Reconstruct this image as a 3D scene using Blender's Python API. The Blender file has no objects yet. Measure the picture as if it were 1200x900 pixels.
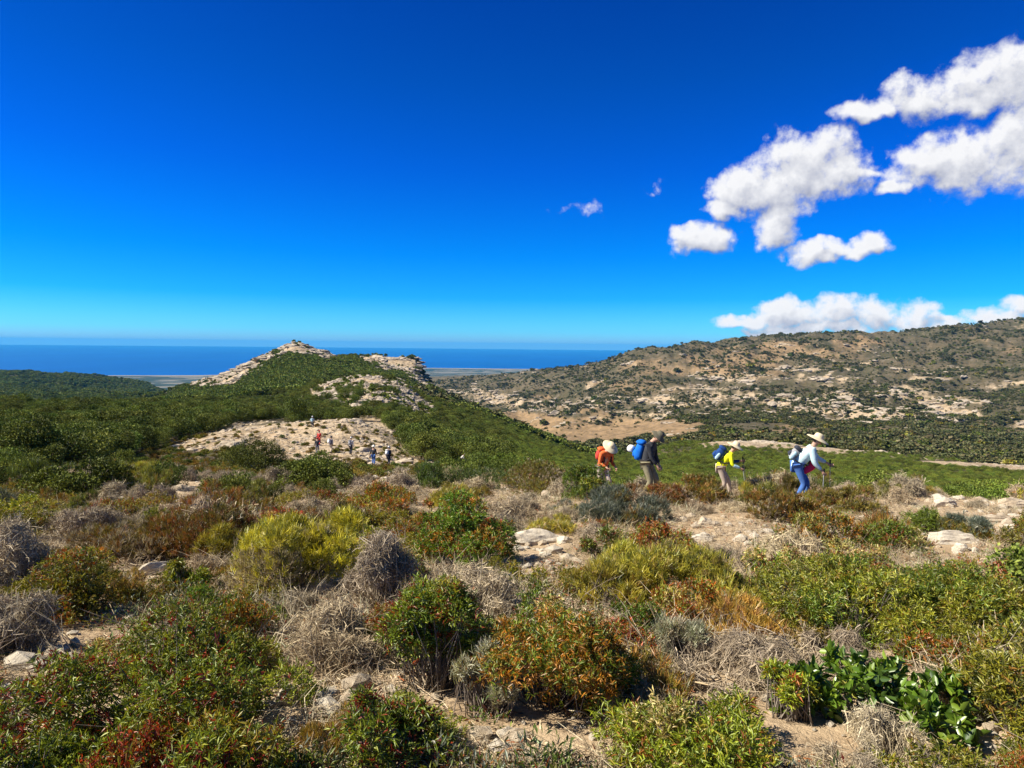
import bpy, bmesh, math, random
import numpy as np
from mathutils import Vector, Matrix, Euler

R = math.radians
rng = np.random.default_rng(7)
random.seed(7)
sc = bpy.context.scene
COL = sc.collection

# ------------------------------------------------------------------ camera
PITCH, ROLL, F = R(-3.24), R(0.62), 800.0          # focal length in pixels of a 1200 px wide frame
cam_d = bpy.data.cameras.new('camera')
cam_d.sensor_width = 36.0
cam_d.lens = 36.0 * F / 1200.0
cam_d.clip_start, cam_d.clip_end = 0.1, 300000.0
cam = bpy.data.objects.new('camera', cam_d)
COL.objects.link(cam)
CR = Matrix.Rotation(R(90) + PITCH, 4, 'X') @ Matrix.Rotation(ROLL, 4, 'Z')
cam.matrix_world = CR
sc.camera = cam
CM = np.array(CR.to_3x3())

# ------------------------------------------------------------------ light, exposure
SUN_AZ, SUN_EL = R(-98), R(43)                      # from the view direction, clockwise; negative = left
sdir = Vector((math.sin(SUN_AZ) * math.cos(SUN_EL), math.cos(SUN_AZ) * math.cos(SUN_EL), math.sin(SUN_EL)))
sun_d = bpy.data.lights.new('sun', 'SUN')
sun_d.energy, sun_d.angle, sun_d.color = 5.0, R(0.53), (1.0, 0.91, 0.76)
sun = bpy.data.objects.new('sun', sun_d)
sun.rotation_euler = sdir.to_track_quat('Z', 'Y').to_euler()
COL.objects.link(sun)
sc.view_settings.view_transform = 'Standard'
sc.view_settings.look = 'None'
sc.view_settings.exposure = 1.0
sc.view_settings.gamma = 1.0
cy = sc.cycles
cy.max_bounces, cy.diffuse_bounces, cy.glossy_bounces = 5, 3, 2
cy.transmission_bounces, cy.transparent_max_bounces, cy.volume_bounces = 3, 6, 0
cy.use_denoising = True
cy.caustics_reflective = cy.caustics_refractive = False


def px_dir(c, r):
    """world direction through a photo pixel (1200x900)"""
    c, r = np.asarray(c, float), np.asarray(r, float)
    v = np.stack([(c - 600) / F, (450 - r) / F, -np.ones_like(c * r)], -1)
    return v @ CM.T


def to_px(P):
    q = np.asarray(P, float) @ CM
    d = np.maximum(-q[..., 2], 1e-6)
    return 600 + F * q[..., 0] / d, 450 - F * q[..., 1] / d


# ------------------------------------------------------------------ world: sky and clouds
class NB:
    """small node builder for scalar expressions"""
    def __init__(s, nt): s.nt = nt
    def _in(s, sock, v):
        if isinstance(v, (int, float)): sock.default_value = v
        elif isinstance(v, (tuple, list)): sock.default_value = v
        else: s.nt.links.new(v, sock)
    def m(s, op, a, b=None, c=None, clamp=False):
        n = s.nt.nodes.new('ShaderNodeMath'); n.operation = op; n.use_clamp = clamp
        s._in(n.inputs[0], a)
        if b is not None: s._in(n.inputs[1], b)
        if c is not None: s._in(n.inputs[2], c)
        return n.outputs[0]
    def node(s, t, **kw):
        n = s.nt.nodes.new(t)
        for k, v in kw.items(): setattr(n, k, v)
        return n
    def noise(s, vec, scale, detail=4, rough=0.55, dist=0.0, color=False):
        n = s.nt.nodes.new('ShaderNodeTexNoise')
        if vec is not None: s.nt.links.new(vec, n.inputs['Vector'])
        n.inputs['Scale'].default_value = scale; n.inputs['Detail'].default_value = detail
        n.inputs['Roughness'].default_value = rough; n.inputs['Distortion'].default_value = dist
        return n.outputs['Color' if color else 'Fac']
    def mix(s, f, a, b, blend='MIX'):
        n = s.nt.nodes.new('ShaderNodeMix'); n.data_type = 'RGBA'; n.blend_type = blend
        s._in(n.inputs[0], f)
        for i, v in ((6, a), (7, b)):
            if isinstance(v, tuple): n.inputs[i].default_value = (*v[:3], 1)
            else: s.nt.links.new(v, n.inputs[i])
        return n.outputs[2]
    def ramp(s, f, lo, hi):
        return s.node_out_maprange(f, lo, hi)
    def node_out_maprange(s, f, lo, hi, a=0.0, b=1.0, smooth=True):
        n = s.nt.nodes.new('ShaderNodeMapRange')
        n.interpolation_type = 'SMOOTHSTEP' if smooth else 'LINEAR'
        s._in(n.inputs[0], f)
        for i, v in ((1, lo), (2, hi), (3, a), (4, b)): n.inputs[i].default_value = v
        return n.outputs[0]


SKY_STR = 0.052
world = bpy.data.worlds.new('World'); sc.world = world; world.use_nodes = True
nt = world.node_tree; nt.nodes.clear(); nb = NB(nt)
sky = nb.node('ShaderNodeTexSky', sky_type='NISHITA', sun_disc=False)
sky.sun_elevation, sky.sun_rotation, sky.altitude = SUN_EL, SUN_AZ, 350
sky.air_density, sky.dust_density, sky.ozone_density = 1.0, 0.35, 2.5
hs = nb.node('ShaderNodeHueSaturation'); hs.inputs['Saturation'].default_value = 1.38; hs.inputs['Value'].default_value = 1.0; hs.inputs['Hue'].default_value=0.495
nt.links.new(sky.outputs[0], hs.inputs['Color'])
t0_ = nb.node('ShaderNodeTexCoord'); s0_ = nb.node('ShaderNodeSeparateXYZ'); c0_ = nb.node('ShaderNodeCombineXYZ')
nt.links.new(t0_.outputs['Generated'], s0_.inputs[0]); nt.links.new(s0_.outputs[0], c0_.inputs[0]); nt.links.new(s0_.outputs[1], c0_.inputs[1])
nt.links.new(nb.m('MAXIMUM', s0_.outputs[2], 0.006), c0_.inputs[2]); nt.links.new(c0_.outputs[0], sky.inputs[0])
gm = nb.node('ShaderNodeGamma'); gm.inputs[1].default_value = 1.0
rp = nb.node('ShaderNodeValToRGB'); tcz = nb.node('ShaderNodeTexCoord')
nz = nb.node('ShaderNodeVectorMath', operation='NORMALIZE'); nt.links.new(tcz.outputs['Generated'], nz.inputs[0])
sz = nb.node('ShaderNodeSeparateXYZ'); nt.links.new(nz.outputs[0], sz.inputs[0]); nt.links.new(sz.outputs[2], rp.inputs[0])
# polarised-looking deep blue: the air's colour low down; unseen overhead stops paled and dimmed for scene light
STOPS = [(0.0, (.36, .74, 1.70)), (0.02, (.20, .78, 1.60)), (0.067, (.035, .54, 1.22)), (0.127, (.004, .47, 1.16)), (0.243, (.004, .355, 1.05)), (0.35, (.004, .32, .86)), (0.445, (.004, .275, .78)), (0.56, (.42, .48, .62)), (0.75, (.85, .82, .76))]
el_ = rp.color_ramp.elements
while len(el_) < len(STOPS): el_.new(0.5)
for e_, (p_, c_) in zip(el_, STOPS):
    g_ = 0.0744 / SKY_STR if p_ < 0.5 else 1.0
    e_.position = p_; e_.color = (c_[0] * g_ / 2.2, c_[1] * g_ / 2.2, c_[2] * g_ / 2.2, 1)
mu_ = nb.mix(1.0, hs.outputs[0], rp.outputs[0], 'MULTIPLY')
ms_ = nb.node('ShaderNodeVectorMath', operation='SCALE'); nt.links.new(mu_, ms_.inputs[0]); ms_.inputs['Scale'].default_value = 2.2
nt.links.new(ms_.outputs[0], gm.inputs[0])
tc = nb.node('ShaderNodeTexCoord')
nrm = nb.node('ShaderNodeVectorMath', operation='NORMALIZE'); nt.links.new(tc.outputs['Generated'], nrm.inputs[0])
DIRV = nrm.outputs[0]
CLOUDS = [  # photo px: centre x, centre y, half width, half height
 (1012,130,42,14),(1085,112,52,24),(1150,95,60,30),(1200,78,48,34),(1130,122,40,14),(1225,95,60,42),
 (1085,190,50,27),(1140,188,66,38),(1205,172,62,54),(1180,150,40,20),(1052,217,20,11),(1250,170,60,60),
 (945,187,50,34),(918,214,54,36),(970,206,56,27),(875,222,42,24),(848,247,28,13),(910,262,30,28),(1003,203,22,11),(1022,200,22,8,.7),
 (824,281,40,17),(800,271,17,9),(950,297,38,13),(978,288,26,9),(1018,290,32,13),
 (688,246,26,16,.30),(763,216,18,9,.08),(752,224,12,8,.12),(660,245,30,10,.12),
 (868,375,40,10),(920,367,42,17),(975,367,46,20),(1030,366,46,18),(1072,371,32,14),(1110,379,46,9,.8),(1168,370,42,13),(1212,358,36,14),(1260,355,50,20),
 (955,385,95,9),(905,392,45,7),(1080,388,90,8)]


def cloud_group():
    g = bpy.data.node_groups.new('cloud_density', 'ShaderNodeTree')
    g.interface.new_socket('Vector', in_out='INPUT', socket_type='NodeSocketVector')
    g.interface.new_socket('Density', in_out='OUTPUT', socket_type='NodeSocketFloat')
    g.interface.new_socket('Soft', in_out='OUTPUT', socket_type='NodeSocketFloat')
    b = NB(g)
    gi, go = g.nodes.new('NodeGroupInput'), g.nodes.new('NodeGroupOutput')
    v = gi.outputs[0]
    n1 = b.noise(v, 24, 2, 0.5, color=True)           # bends the outlines
    w = b.node('ShaderNodeVectorMath', operation='MULTIPLY_ADD')
    g.links.new(n1, w.inputs[0]); w.inputs[1].default_value = (0.05, 0.05, 0.05)
    off = b.node('ShaderNodeVectorMath', operation='SUBTRACT')
    g.links.new(v, off.inputs[0]); off.inputs[1].default_value = (0.025, 0.025, 0.025)
    g.links.new(off.outputs[0], w.inputs[2])
    sp = b.node('ShaderNodeSeparateXYZ'); g.links.new(w.outputs[0], sp.inputs[0])
    az = b.m('ARCTAN2', sp.outputs[0], sp.outputs[1])
    el = b.m('ARCSINE', sp.outputs[2])
    acc = None
    for cx, cyy, rx, ry, *am in CLOUDS:
        d = px_dir(cx, cyy); d = d / np.linalg.norm(d)
        a0, e0 = math.atan2(d[0], d[1]), math.asin(d[2])
        k = math.cos(math.atan((cx - 600) / F))
        ra, re = rx / F * k * k * 1.12, ry / F * k * 1.15
        a = b.m('MULTIPLY', b.m('SUBTRACT', az, a0), 1 / ra)
        e = b.m('MULTIPLY', b.m('SUBTRACT', el, e0), 1 / re)
        # flatter below than above
        q = b.m('MULTIPLY_ADD', a, a, b.m('MULTIPLY', e, e))
        q = b.m('SUBTRACT', am[0] if am else 1.0, q)
        acc = q if acc is None else b.m('SMOOTH_MAX', acc, q, 0.25)
    n2 = b.noise(v, 34, 9, 0.62)
    n3 = b.noise(v, 110, 6, 0.6)
    d = b.m('MULTIPLY_ADD', b.m('SUBTRACT', n2, 0.5), 2.1, acc)
    d = b.m('MULTIPLY_ADD', b.m('SUBTRACT', n3, 0.5), 0.75, d)
    g.links.new(d, go.inputs[0])
    g.links.new(b.m('MULTIPLY_ADD', b.m('SUBTRACT', n2, 0.5), 1.5, acc), go.inputs[1])
    return g


cg = cloud_group()
def cloud_eval(off):
    a = nb.node('ShaderNodeVectorMath', operation='ADD'); nt.links.new(DIRV, a.inputs[0]); a.inputs[1].default_value = off
    n2 = nb.node('ShaderNodeVectorMath', operation='NORMALIZE'); nt.links.new(a.outputs[0], n2.inputs[0])
    n = nb.node('ShaderNodeGroup'); n.node_tree = cg; nt.links.new(n2.outputs[0], n.inputs[0])
    return n.outputs
d0, q0_ = cloud_eval((0, 0, 0))
q1_ = cloud_eval((-0.008, 0.0, 0.016))[1]
alpha = nb.node_out_maprange(d0, -0.08, 0.85)
grad = nb.m('SUBTRACT', q0_, q1_)
lit = nb.m('MULTIPLY_ADD', grad, 0.75, 0.68, clamp=True)  # sun side and grey base painted into cloud colour, from density towards sun
lit = nb.m('ADD', lit, nb.m('MULTIPLY', nb.node_out_maprange(d0, 0.6, 2.2, 0, -0.12), 1.0), clamp=True)
ccol = nb.mix(lit, (0.20, 0.24, 0.40), (1.0, 1.0, 1.02))
cs = nb.node('ShaderNodeVectorMath', operation='SCALE'); nt.links.new(ccol, cs.inputs[0]); cs.inputs['Scale'].default_value = 0.482 / SKY_STR
skyc = nb.mix(alpha, gm.outputs[0], cs.outputs[0])
bg = nb.node('ShaderNodeBackground'); bg.inputs['Strength'].default_value = SKY_STR
nt.links.new(skyc, bg.inputs[0])
wo = nb.node('ShaderNodeOutputWorld'); nt.links.new(bg.outputs[0], wo.inputs[0])

# ------------------------------------------------------------------ helpers
def tag(o, label=None, cat=None, group=None, kind=None):
    if label: o['label'] = label
    if cat: o['category'] = cat
    if group: o['group'] = group
    if kind: o['kind'] = kind
    return o


def empty(name, loc=(0, 0, 0), rz=0.0):
    o = bpy.data.objects.new(name, None); COL.objects.link(o)
    o.empty_display_size = 0.2
    o.location = loc; o.rotation_euler = (0, 0, rz)
    return o


def mesh_np(name, V, Fa, mats, col=None, smooth=False, midx=None):
    V = np.ascontiguousarray(V, np.float32); Fa = np.ascontiguousarray(Fa, np.int32)
    k = Fa.shape[1]
    me = bpy.data.meshes.new(name)
    me.vertices.add(len(V)); me.vertices.foreach_set('co', V.ravel())
    me.loops.add(Fa.size); me.loops.foreach_set('vertex_index', Fa.ravel())
    me.polygons.add(len(Fa)); me.polygons.foreach_set('loop_start', np.arange(0, Fa.size, k, dtype=np.int32))
    me.polygons.foreach_set('loop_total', np.full(len(Fa), k, np.int32))
    if smooth: me.polygons.foreach_set('use_smooth', np.ones(len(Fa), bool))
    for m in (mats if isinstance(mats, (list, tuple)) else [mats]): me.materials.append(m)
    if midx is not None: me.polygons.foreach_set('material_index', np.ascontiguousarray(midx, np.int32))
    if col is not None:
        a = me.color_attributes.new('Col', 'FLOAT_COLOR', 'POINT')
        c4 = np.ones((len(V), 4), np.float32); c4[:, :3] = col
        a.data.foreach_set('color', c4.ravel())
    me.update(); me.validate()
    return me


def link(name, me, parent=None, loc=None):
    o = bpy.data.objects.new(name, me); COL.objects.link(o)
    if parent is not None: o.parent = parent
    if loc is not None: o.location = loc
    return o


def copy_thing(o):
    c = o.copy(); COL.objects.link(c)
    for ch in o.children:
        d = ch.copy(); COL.objects.link(d); d.parent = c
        for g in ch.children:
            e = g.copy(); COL.objects.link(e); e.parent = d
    return c


def unit(v):
    return v / np.maximum(np.linalg.norm(v, axis=-1, keepdims=True), 1e-9)


# gradient noise in numpy -------------------------------------------------
_perm = rng.permutation(512)
def _h2(ix, iy, seed):
    h = _perm[(ix + seed * 37) & 511]
    h = _perm[(h + iy) & 511]
    return h
def gnoise(x, y, seed=0):
    x, y = np.asarray(x, float), np.asarray(y, float)
    ix, iy = np.floor(x).astype(np.int64), np.floor(y).astype(np.int64)
    fx, fy = x - ix, y - iy
    def g(i, j, dx, dy):
        a = _h2(i, j, seed) * (2 * math.pi / 512)
        return np.cos(a) * dx + np.sin(a) * dy
    u, v = fx * fx * fx * (fx * (fx * 6 - 15) + 10), fy * fy * fy * (fy * (fy * 6 - 15) + 10)
    a = g(ix, iy, fx, fy); b = g(ix + 1, iy, fx - 1, fy)
    c = g(ix, iy + 1, fx, fy - 1); d = g(ix + 1, iy + 1, fx - 1, fy - 1)
    return (a + (b - a) * u + (c + (d - c) * u - a - (b - a) * u) * v) * 1.5
def fbm(x, y, wl, octs=4, seed=0, gain=0.5):
    s, a, t = 0, 1.0, 0
    for i in range(octs):
        s = s + a * gnoise(x / wl + i * 17.3, y / wl - i * 9.1, seed + i)
        t += a; a *= gain; wl *= 0.5
    return s / t
def sst(x, a, b):
    t = np.clip((x - a) / (b - a), 0, 1)
    return t * t * (3 - 2 * t)


# ------------------------------------------------------------------ materials
MATS = {}
def mat_new(name):
    m = bpy.data.materials.new(name); m.use_nodes = True
    m.node_tree.nodes.clear(); MATS[name] = m
    return m, NB(m.node_tree)


def mat_plant(name, rough=0.55, trans=0.25, gloss=0.06, hue=0.03, val=0.25, tint=None):
    """leaf or twig colour from the mesh's own colour attribute, varied from plant to plant"""
    m, b = mat_new(name); t = m.node_tree
    a = b.node('ShaderNodeAttribute', attribute_name='Col')
    oi = b.node('ShaderNodeObjectInfo')
    h = b.node('ShaderNodeHueSaturation')
    t.links.new(a.outputs['Color'], h.inputs['Color'])
    t.links.new(b.node_out_maprange(oi.outputs['Random'], 0, 1, 0.5 - hue, 0.5 + hue, False), h.inputs['Hue'])
    r2 = b.m('FRACT', b.m('MULTIPLY', oi.outputs['Random'], 17.13))
    t.links.new(b.node_out_maprange(r2, 0, 1, 1 - val, 1 + val, False), h.inputs['Value'])
    c = h.outputs[0]
    d = b.node('ShaderNodeBsdfDiffuse'); t.links.new(c, d.inputs[0])
    out = b.node('ShaderNodeOutputMaterial')
    sh = d.outputs[0]
    if trans > 0:
        tr = b.node('ShaderNodeBsdfTranslucent'); t.links.new(b.mix(1.0, c, (1.0, 1.0, 0.55), 'MULTIPLY'), tr.inputs[0])
        mx = b.node('ShaderNodeMixShader'); mx.inputs[0].default_value = trans
        t.links.new(sh, mx.inputs[1]); t.links.new(tr.outputs[0], mx.inputs[2]); sh = mx.outputs[0]
    if gloss > 0:
        gl = b.node('ShaderNodeBsdfGlossy'); gl.inputs['Roughness'].default_value = rough
        gl.inputs['Color'].default_value = (0.9, 0.95, 0.9, 1)
        mx = b.node('ShaderNodeMixShader'); mx.inputs[0].default_value = gloss
        t.links.new(sh, mx.inputs[1]); t.links.new(gl.outputs[0], mx.inputs[2]); sh = mx.outputs[0]
    t.links.new(sh, out.inputs[0])
    return m


def mat_simple(name, color, rough=0.8, noise=0.25, scale=30.0, spec=0.2, bump=0.0):
    m, b = mat_new(name); t = m.node_tree
    tcn = b.node('ShaderNodeTexCoord')
    n = b.noise(tcn.outputs['Object'], scale, 4, 0.6)
    f = b.node_out_maprange(n, 0.25, 0.75, 1 - noise, 1 + noise * 0.6, False)
    p = b.node('ShaderNodeBsdfPrincipled')
    v = b.node('ShaderNodeVectorMath', operation='SCALE'); v.inputs[0].default_value = color
    t.links.new(f, v.inputs['Scale']); t.links.new(v.outputs[0], p.inputs['Base Color'])
    p.inputs['Roughness'].default_value = rough
    p.inputs['Specular IOR Level'].default_value = spec
    if bump:
        bu = b.node('ShaderNodeBump'); bu.inputs['Strength'].default_value = bump; bu.inputs['Distance'].default_value = 0.02
        t.links.new(n, bu.inputs['Height']); t.links.new(bu.outputs[0], p.inputs['Normal'])
    out = b.node('ShaderNodeOutputMaterial'); t.links.new(p.outputs[0], out.inputs[0])
    return m


M_LEAF = mat_plant('leaf', 0.45, 0.33, 0.04)
M_GLOSSLEAF = mat_plant('glossy_leaf', 0.38, 0.30, 0.05, 0.01, 0.1)
M_CROWN = mat_plant('crown_leaf', 0.6, 0.14, 0.015, 0.02, 0.3)
M_TWIG = mat_plant('twig', 0.7, 0.0, 0.02, 0.01, 0.2)
M_BARK = mat_simple('bark', (0.13, 0.10, 0.075), 0.9, 0.4, 14, 0.1, 0.4)


def mat_rock(name, base, pale, dark, scale=3.0):
    m, b = mat_new(name); t = m.node_tree
    g = b.node('ShaderNodeTexCoord')
    oi = b.node('ShaderNodeObjectInfo')
    ad = b.node('ShaderNodeVectorMath', operation='ADD'); t.links.new(g.outputs['Object'], ad.inputs[0]); t.links.new(oi.outputs['Location'], ad.inputs[1])
    v = ad.outputs[0]
    n1 = b.noise(v, scale, 7, 0.65, 0.4)
    n2 = b.noise(v, scale * 7, 5, 0.7)
    mu = b.node('ShaderNodeTexVoronoi'); mu.feature = 'DISTANCE_TO_EDGE'; t.links.new(v, mu.inputs['Vector']); mu.inputs['Scale'].default_value = scale * 1.6
    c = b.mix(b.node_out_maprange(n1, 0.35, 0.65), base, pale)
    c = b.mix(b.node_out_maprange(n2, 0.52, 0.75, 0, 0.65), c, dark)
    c = b.mix(b.node_out_maprange(mu.outputs['Distance'], 0.0, 0.03, 0.5, 0.0), c, dark)
    p = b.node('ShaderNodeBsdfPrincipled'); t.links.new(c, p.inputs['Base Color'])
    p.inputs['Roughness'].default_value = 0.9; p.inputs['Specular IOR Level'].default_value = 0.15
    bu = b.node('ShaderNodeBump'); bu.inputs['Strength'].default_value = 0.7; bu.inputs['Distance'].default_value = 0.03
    t.links.new(b.m('ADD', n1, b.m('MULTIPLY', n2, 0.4)), bu.inputs['Height']); t.links.new(bu.outputs[0], p.inputs['Normal'])
    o = b.node('ShaderNodeOutputMaterial'); t.links.new(p.outputs[0], o.inputs[0])
    return m
M_ROCK = mat_rock('weathered_rock', (0.34, 0.27, 0.19), (0.48, 0.41, 0.31), (0.13, 0.11, 0.09))
M_PALEROCK = mat_rock('pale_rock', (0.42, 0.365, 0.285), (0.53, 0.475, 0.385), (0.22, 0.19, 0.16))
M_CRAG = mat_rock('crag_rock', (0.30, 0.25, 0.19), (0.42, 0.36, 0.28), (0.13, 0.11, 0.085), 0.25)
# ------------------------------------------------------------------ terrain heights
SEA = -350.0
PROFILES = {  # photo column: ([(depth m, photo row of the ground there)], depth of the coast)
 -200: ([(15,595),(25,572),(45,553),(90,512),(160,484),(250,478),(400,488),(900,470),(1600,447),(2300,440),(3000,458)],7500),
 0:   ([(15,595),(25,570),(45,552),(90,514),(170,482),(260,482),(400,490),(1000,478),(1800,452),(2500,437.5),(3200,456)],7000),
 100: ([(15,595),(25,568),(45,552),(90,514),(170,484),(260,482),(400,488),(1000,475),(1800,458),(2500,442),(3200,456)],6800),
 170: ([(15,595),(25,568),(45,555),(90,514),(170,484),(260,478),(400,476),(1000,472),(1800,466),(2500,452),(3200,462)],6900),
 220: ([(15,595),(25,568),(45,557),(90,512),(170,486),(260,478),(400,472),(650,464),(850,454),(1200,462),(1800,472),(2500,472),(3200,466)],7000),
 260: ([(15,595),(25,568),(45,557),(90,506),(170,488),(260,478),(400,470),(650,459),(870,442),(1200,455),(1800,468),(2500,470)],7200),
 300: ([(15,595),(25,568),(45,559),(58,548),(70,528),(90,502),(170,490),(260,478),(400,464),(650,445),(860,423),(1100,440),(1800,465)],7500),
 322: ([(15,595),(25,568),(45,559),(58,548),(70,528),(90,498),(170,490),(260,477),(400,461),(650,439),(860,415),(1100,430),(1800,462)],7500),
 345: ([(15,595),(25,568),(45,560),(58,548),(70,529),(82,511),(95,495),(125,498),(180,487),(260,473),(400,459),(650,432),(850,403),(1100,426),(1800,458)],8000),
 372: ([(15,595),(25,568),(45,560),(58,548),(70,529),(82,511),(95,493),(125,497),(180,485),(240,468),(330,452),(400,455),(650,434),(850,413),(1100,426),(1800,458)],8000),
 400: ([(15,595),(25,568),(45,560),(58,548),(70,529),(82,511),(95,492),(125,497),(180,483),(240,462),(330,446),(400,452),(650,437),(850,422),(1000,422),(1300,442)],9000),
 440: ([(15,595),(25,568),(45,560),(58,549),(70,533),(82,518),(95,501),(125,500),(180,483),(240,460),(330,443),(400,450),(650,439),(850,427),(950,421),(1100,426),(1400,452)],9500),
 468: ([(15,595),(25,568),(45,560),(58,551),(70,540),(82,527),(95,514),(125,505),(190,485),(260,463),(330,450),(400,457),(650,447),(850,434),(980,423),(1050,425),(1160,452),(1500,470)],9800),
 484: ([(15,595),(25,568),(45,560),(58,552),(70,543),(82,533),(95,521),(125,509),(190,492),(260,470),(330,458),(400,462),(650,453),(850,438),(980,422),(1030,423),(1060,450),(1500,475)],9900),
 500: ([(15,595),(25,568),(45,560),(58,553),(70,545),(82,537),(95,526),(125,514),(190,498),(260,477),(330,467),(400,468),(650,459),(850,450),(980,446),(1050,452),(1200,478),(1600,482),(2500,457),(3500,447)],10000),
 540: ([(15,595),(25,569),(45,560),(58,555),(70,549),(82,544),(95,538),(125,528),(200,505),(270,492),(330,486),(400,481),(650,474),(800,473),(1000,502),(1300,506),(1700,490),(2200,462),(2800,445),(3500,443)],10000),
 600: ([(15,595),(25,572),(45,563),(58,560),(70,558),(82,555),(95,550),(125,540),(200,522),(300,508),(450,500),(600,497),(800,522),(1100,512),(1400,500),(1800,470),(2300,447),(2700,440),(3500,446)],10000),
 650: ([(15,592),(25,575),(45,571),(82,566),(110,558),(150,546),(200,538),(300,528),(450,519),(600,532),(900,514),(1300,495),(1800,460),(2300,436),(2700,434),(3500,447)],10000),
 700: ([(15,590),(20,582),(30,580),(45,580),(82,574),(110,564),(150,554),(200,547),(300,539),(400,535),(600,530),(850,517),(1200,495),(1700,455),(2200,428),(2600,431)],10000),
 740: ([(15,590),(20,583),(30,587),(45,590),(82,580),(150,562),(250,546),(400,534),(600,526),(850,512),(1200,492),(1700,445),(2100,414),(2600,430)],10000),
 800: ([(15,592),(20,583),(30,590),(45,598),(82,583),(150,560),(250,538),(370,521),(450,521),(600,516),(900,497),(1200,480),(1700,435),(2100,405),(2600,430)],10000),
 860: ([(15,592),(20,583),(30,590),(45,600),(82,583),(150,560),(250,536),(380,519),(450,518),(600,510),(900,492),(1200,475),(1700,432),(2150,399),(2700,430)],10000),
 950: ([(15,594),(20,580),(30,588),(45,602),(82,588),(150,563),(250,541),(370,524),(450,522),(600,512),(900,494),(1200,470),(1700,425),(2150,393),(2700,430)],10000),
 1050:([(15,596),(20,580),(30,590),(45,604),(82,590),(150,567),(250,547),(370,532),(450,528),(600,515),(900,495),(1200,468),(1700,420),(2150,390.5),(2700,430)],10000),
 1200:([(15,600),(20,588),(30,598),(45,608),(82,596),(150,575),(250,557),(370,545),(450,538),(600,525),(900,500),(1200,465),(1700,412),(2150,376),(2700,405)],10000),
 1400:([(15,604),(20,592),(30,600),(45,610),(82,598),(150,577),(250,557),(370,545),(450,538),(600,525),(900,500),(1200,460),(1700,400),(2150,363),(2700,395)],10000),
}


def pchip(x, y, xq):
    x, y = np.asarray(x, float), np.asarray(y, float)
    h = np.diff(x)
    sl = (np.diff(y, axis=0).T / h).T
    d = np.zeros_like(y)
    s0, s1 = sl[:-1], sl[1:]
    hh0 = h[:-1].reshape((-1,) + (1,) * (y.ndim - 1)); hh1 = h[1:].reshape(hh0.shape)
    w1, w2 = 2 * hh1 + hh0, hh1 + 2 * hh0
    with np.errstate(divide='ignore', invalid='ignore'):
        hm = (w1 + w2) / (w1 / s0 + w2 / s1)
    d[1:-1] = np.where(s0 * s1 > 0, hm, 0)
    d[0], d[-1] = sl[0], sl[-1]
    i = np.clip(np.searchsorted(x, xq) - 1, 0, len(x) - 2)
    t = (xq - x[i]) / h[i]
    sh = (-1,) + (1,) * (y.ndim - 1)
    t = t.reshape(sh); hi = h[i].reshape(sh)
    return ((1 + 2 * t) * (1 - t) ** 2 * y[i] + t * (1 - t) ** 2 * hi * d[i]
            + t * t * (3 - 2 * t) * y[i + 1] + t * t * (t - 1) * hi * d[i + 1])


YL = np.linspace(math.log(0.5), math.log(16000), 420)
cols = sorted(PROFILES)
tab = []
for c in cols:
    pts, yc = PROFILES[c]
    ys, zs = [0.5, 1.5, 4.0, 8.0], [-1.70, -1.82, -2.12, -2.68]
    for y, r in pts:
        d = px_dir(c, r)
        ys.append(y); zs.append(float(d[2] / d[1]) * y)
    last = zs[-1]
    for k, z in ((0.72, -322), (0.95, -343), (1.0, SEA), (1.3, SEA - 25), (1.7, SEA - 40)):
        if yc * k > ys[-1] * 1.15:
            ys.append(yc * k); zs.append(z)
    if ys[-1] < 16000: ys.append(17000); zs.append(SEA - 40)
    ys, zs = np.array(ys), np.array(zs)
    tab.append(pchip(np.log(ys), zs / ys, YL))        # slope as seen from the origin: scale free
tab = np.array(tab)
AZC = np.arctan((np.array(cols) - 600) / F)
AZ = np.linspace(AZC[0], AZC[-1], 900)
TAB = pchip(AZC, tab, AZ)                              # [azimuth, log depth]
AZMAX = AZC[-1]


def H0(x, y):
    """smooth height"""
    x, y = np.asarray(x, float), np.asarray(y, float)
    az = np.arctan2(x, y); r = np.hypot(x, y)
    azc = np.clip(az, AZC[0], AZC[-1])
    ye = np.maximum(r * np.cos(azc), 0.5)
    fi = (azc - AZ[0]) / (AZ[1] - AZ[0]); fj = (np.log(ye) - YL[0]) / (YL[1] - YL[0])
    i = np.clip(fi.astype(int), 0, len(AZ) - 2); j = np.clip(fj.astype(int), 0, len(YL) - 2)
    u, v = np.clip(fi - i, 0, 1), np.clip(fj - j, 0, 1)
    s = (TAB[i, j] * (1 - u) + TAB[i + 1, j] * u) * (1 - v) + (TAB[i, j + 1] * (1 - u) + TAB[i + 1, j + 1] * u) * v
    z = s * ye
    near = sst(r, 1.5, 5.0)
    return z * near + (-1.70 - 0.115 * y) * (1 - near)


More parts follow.
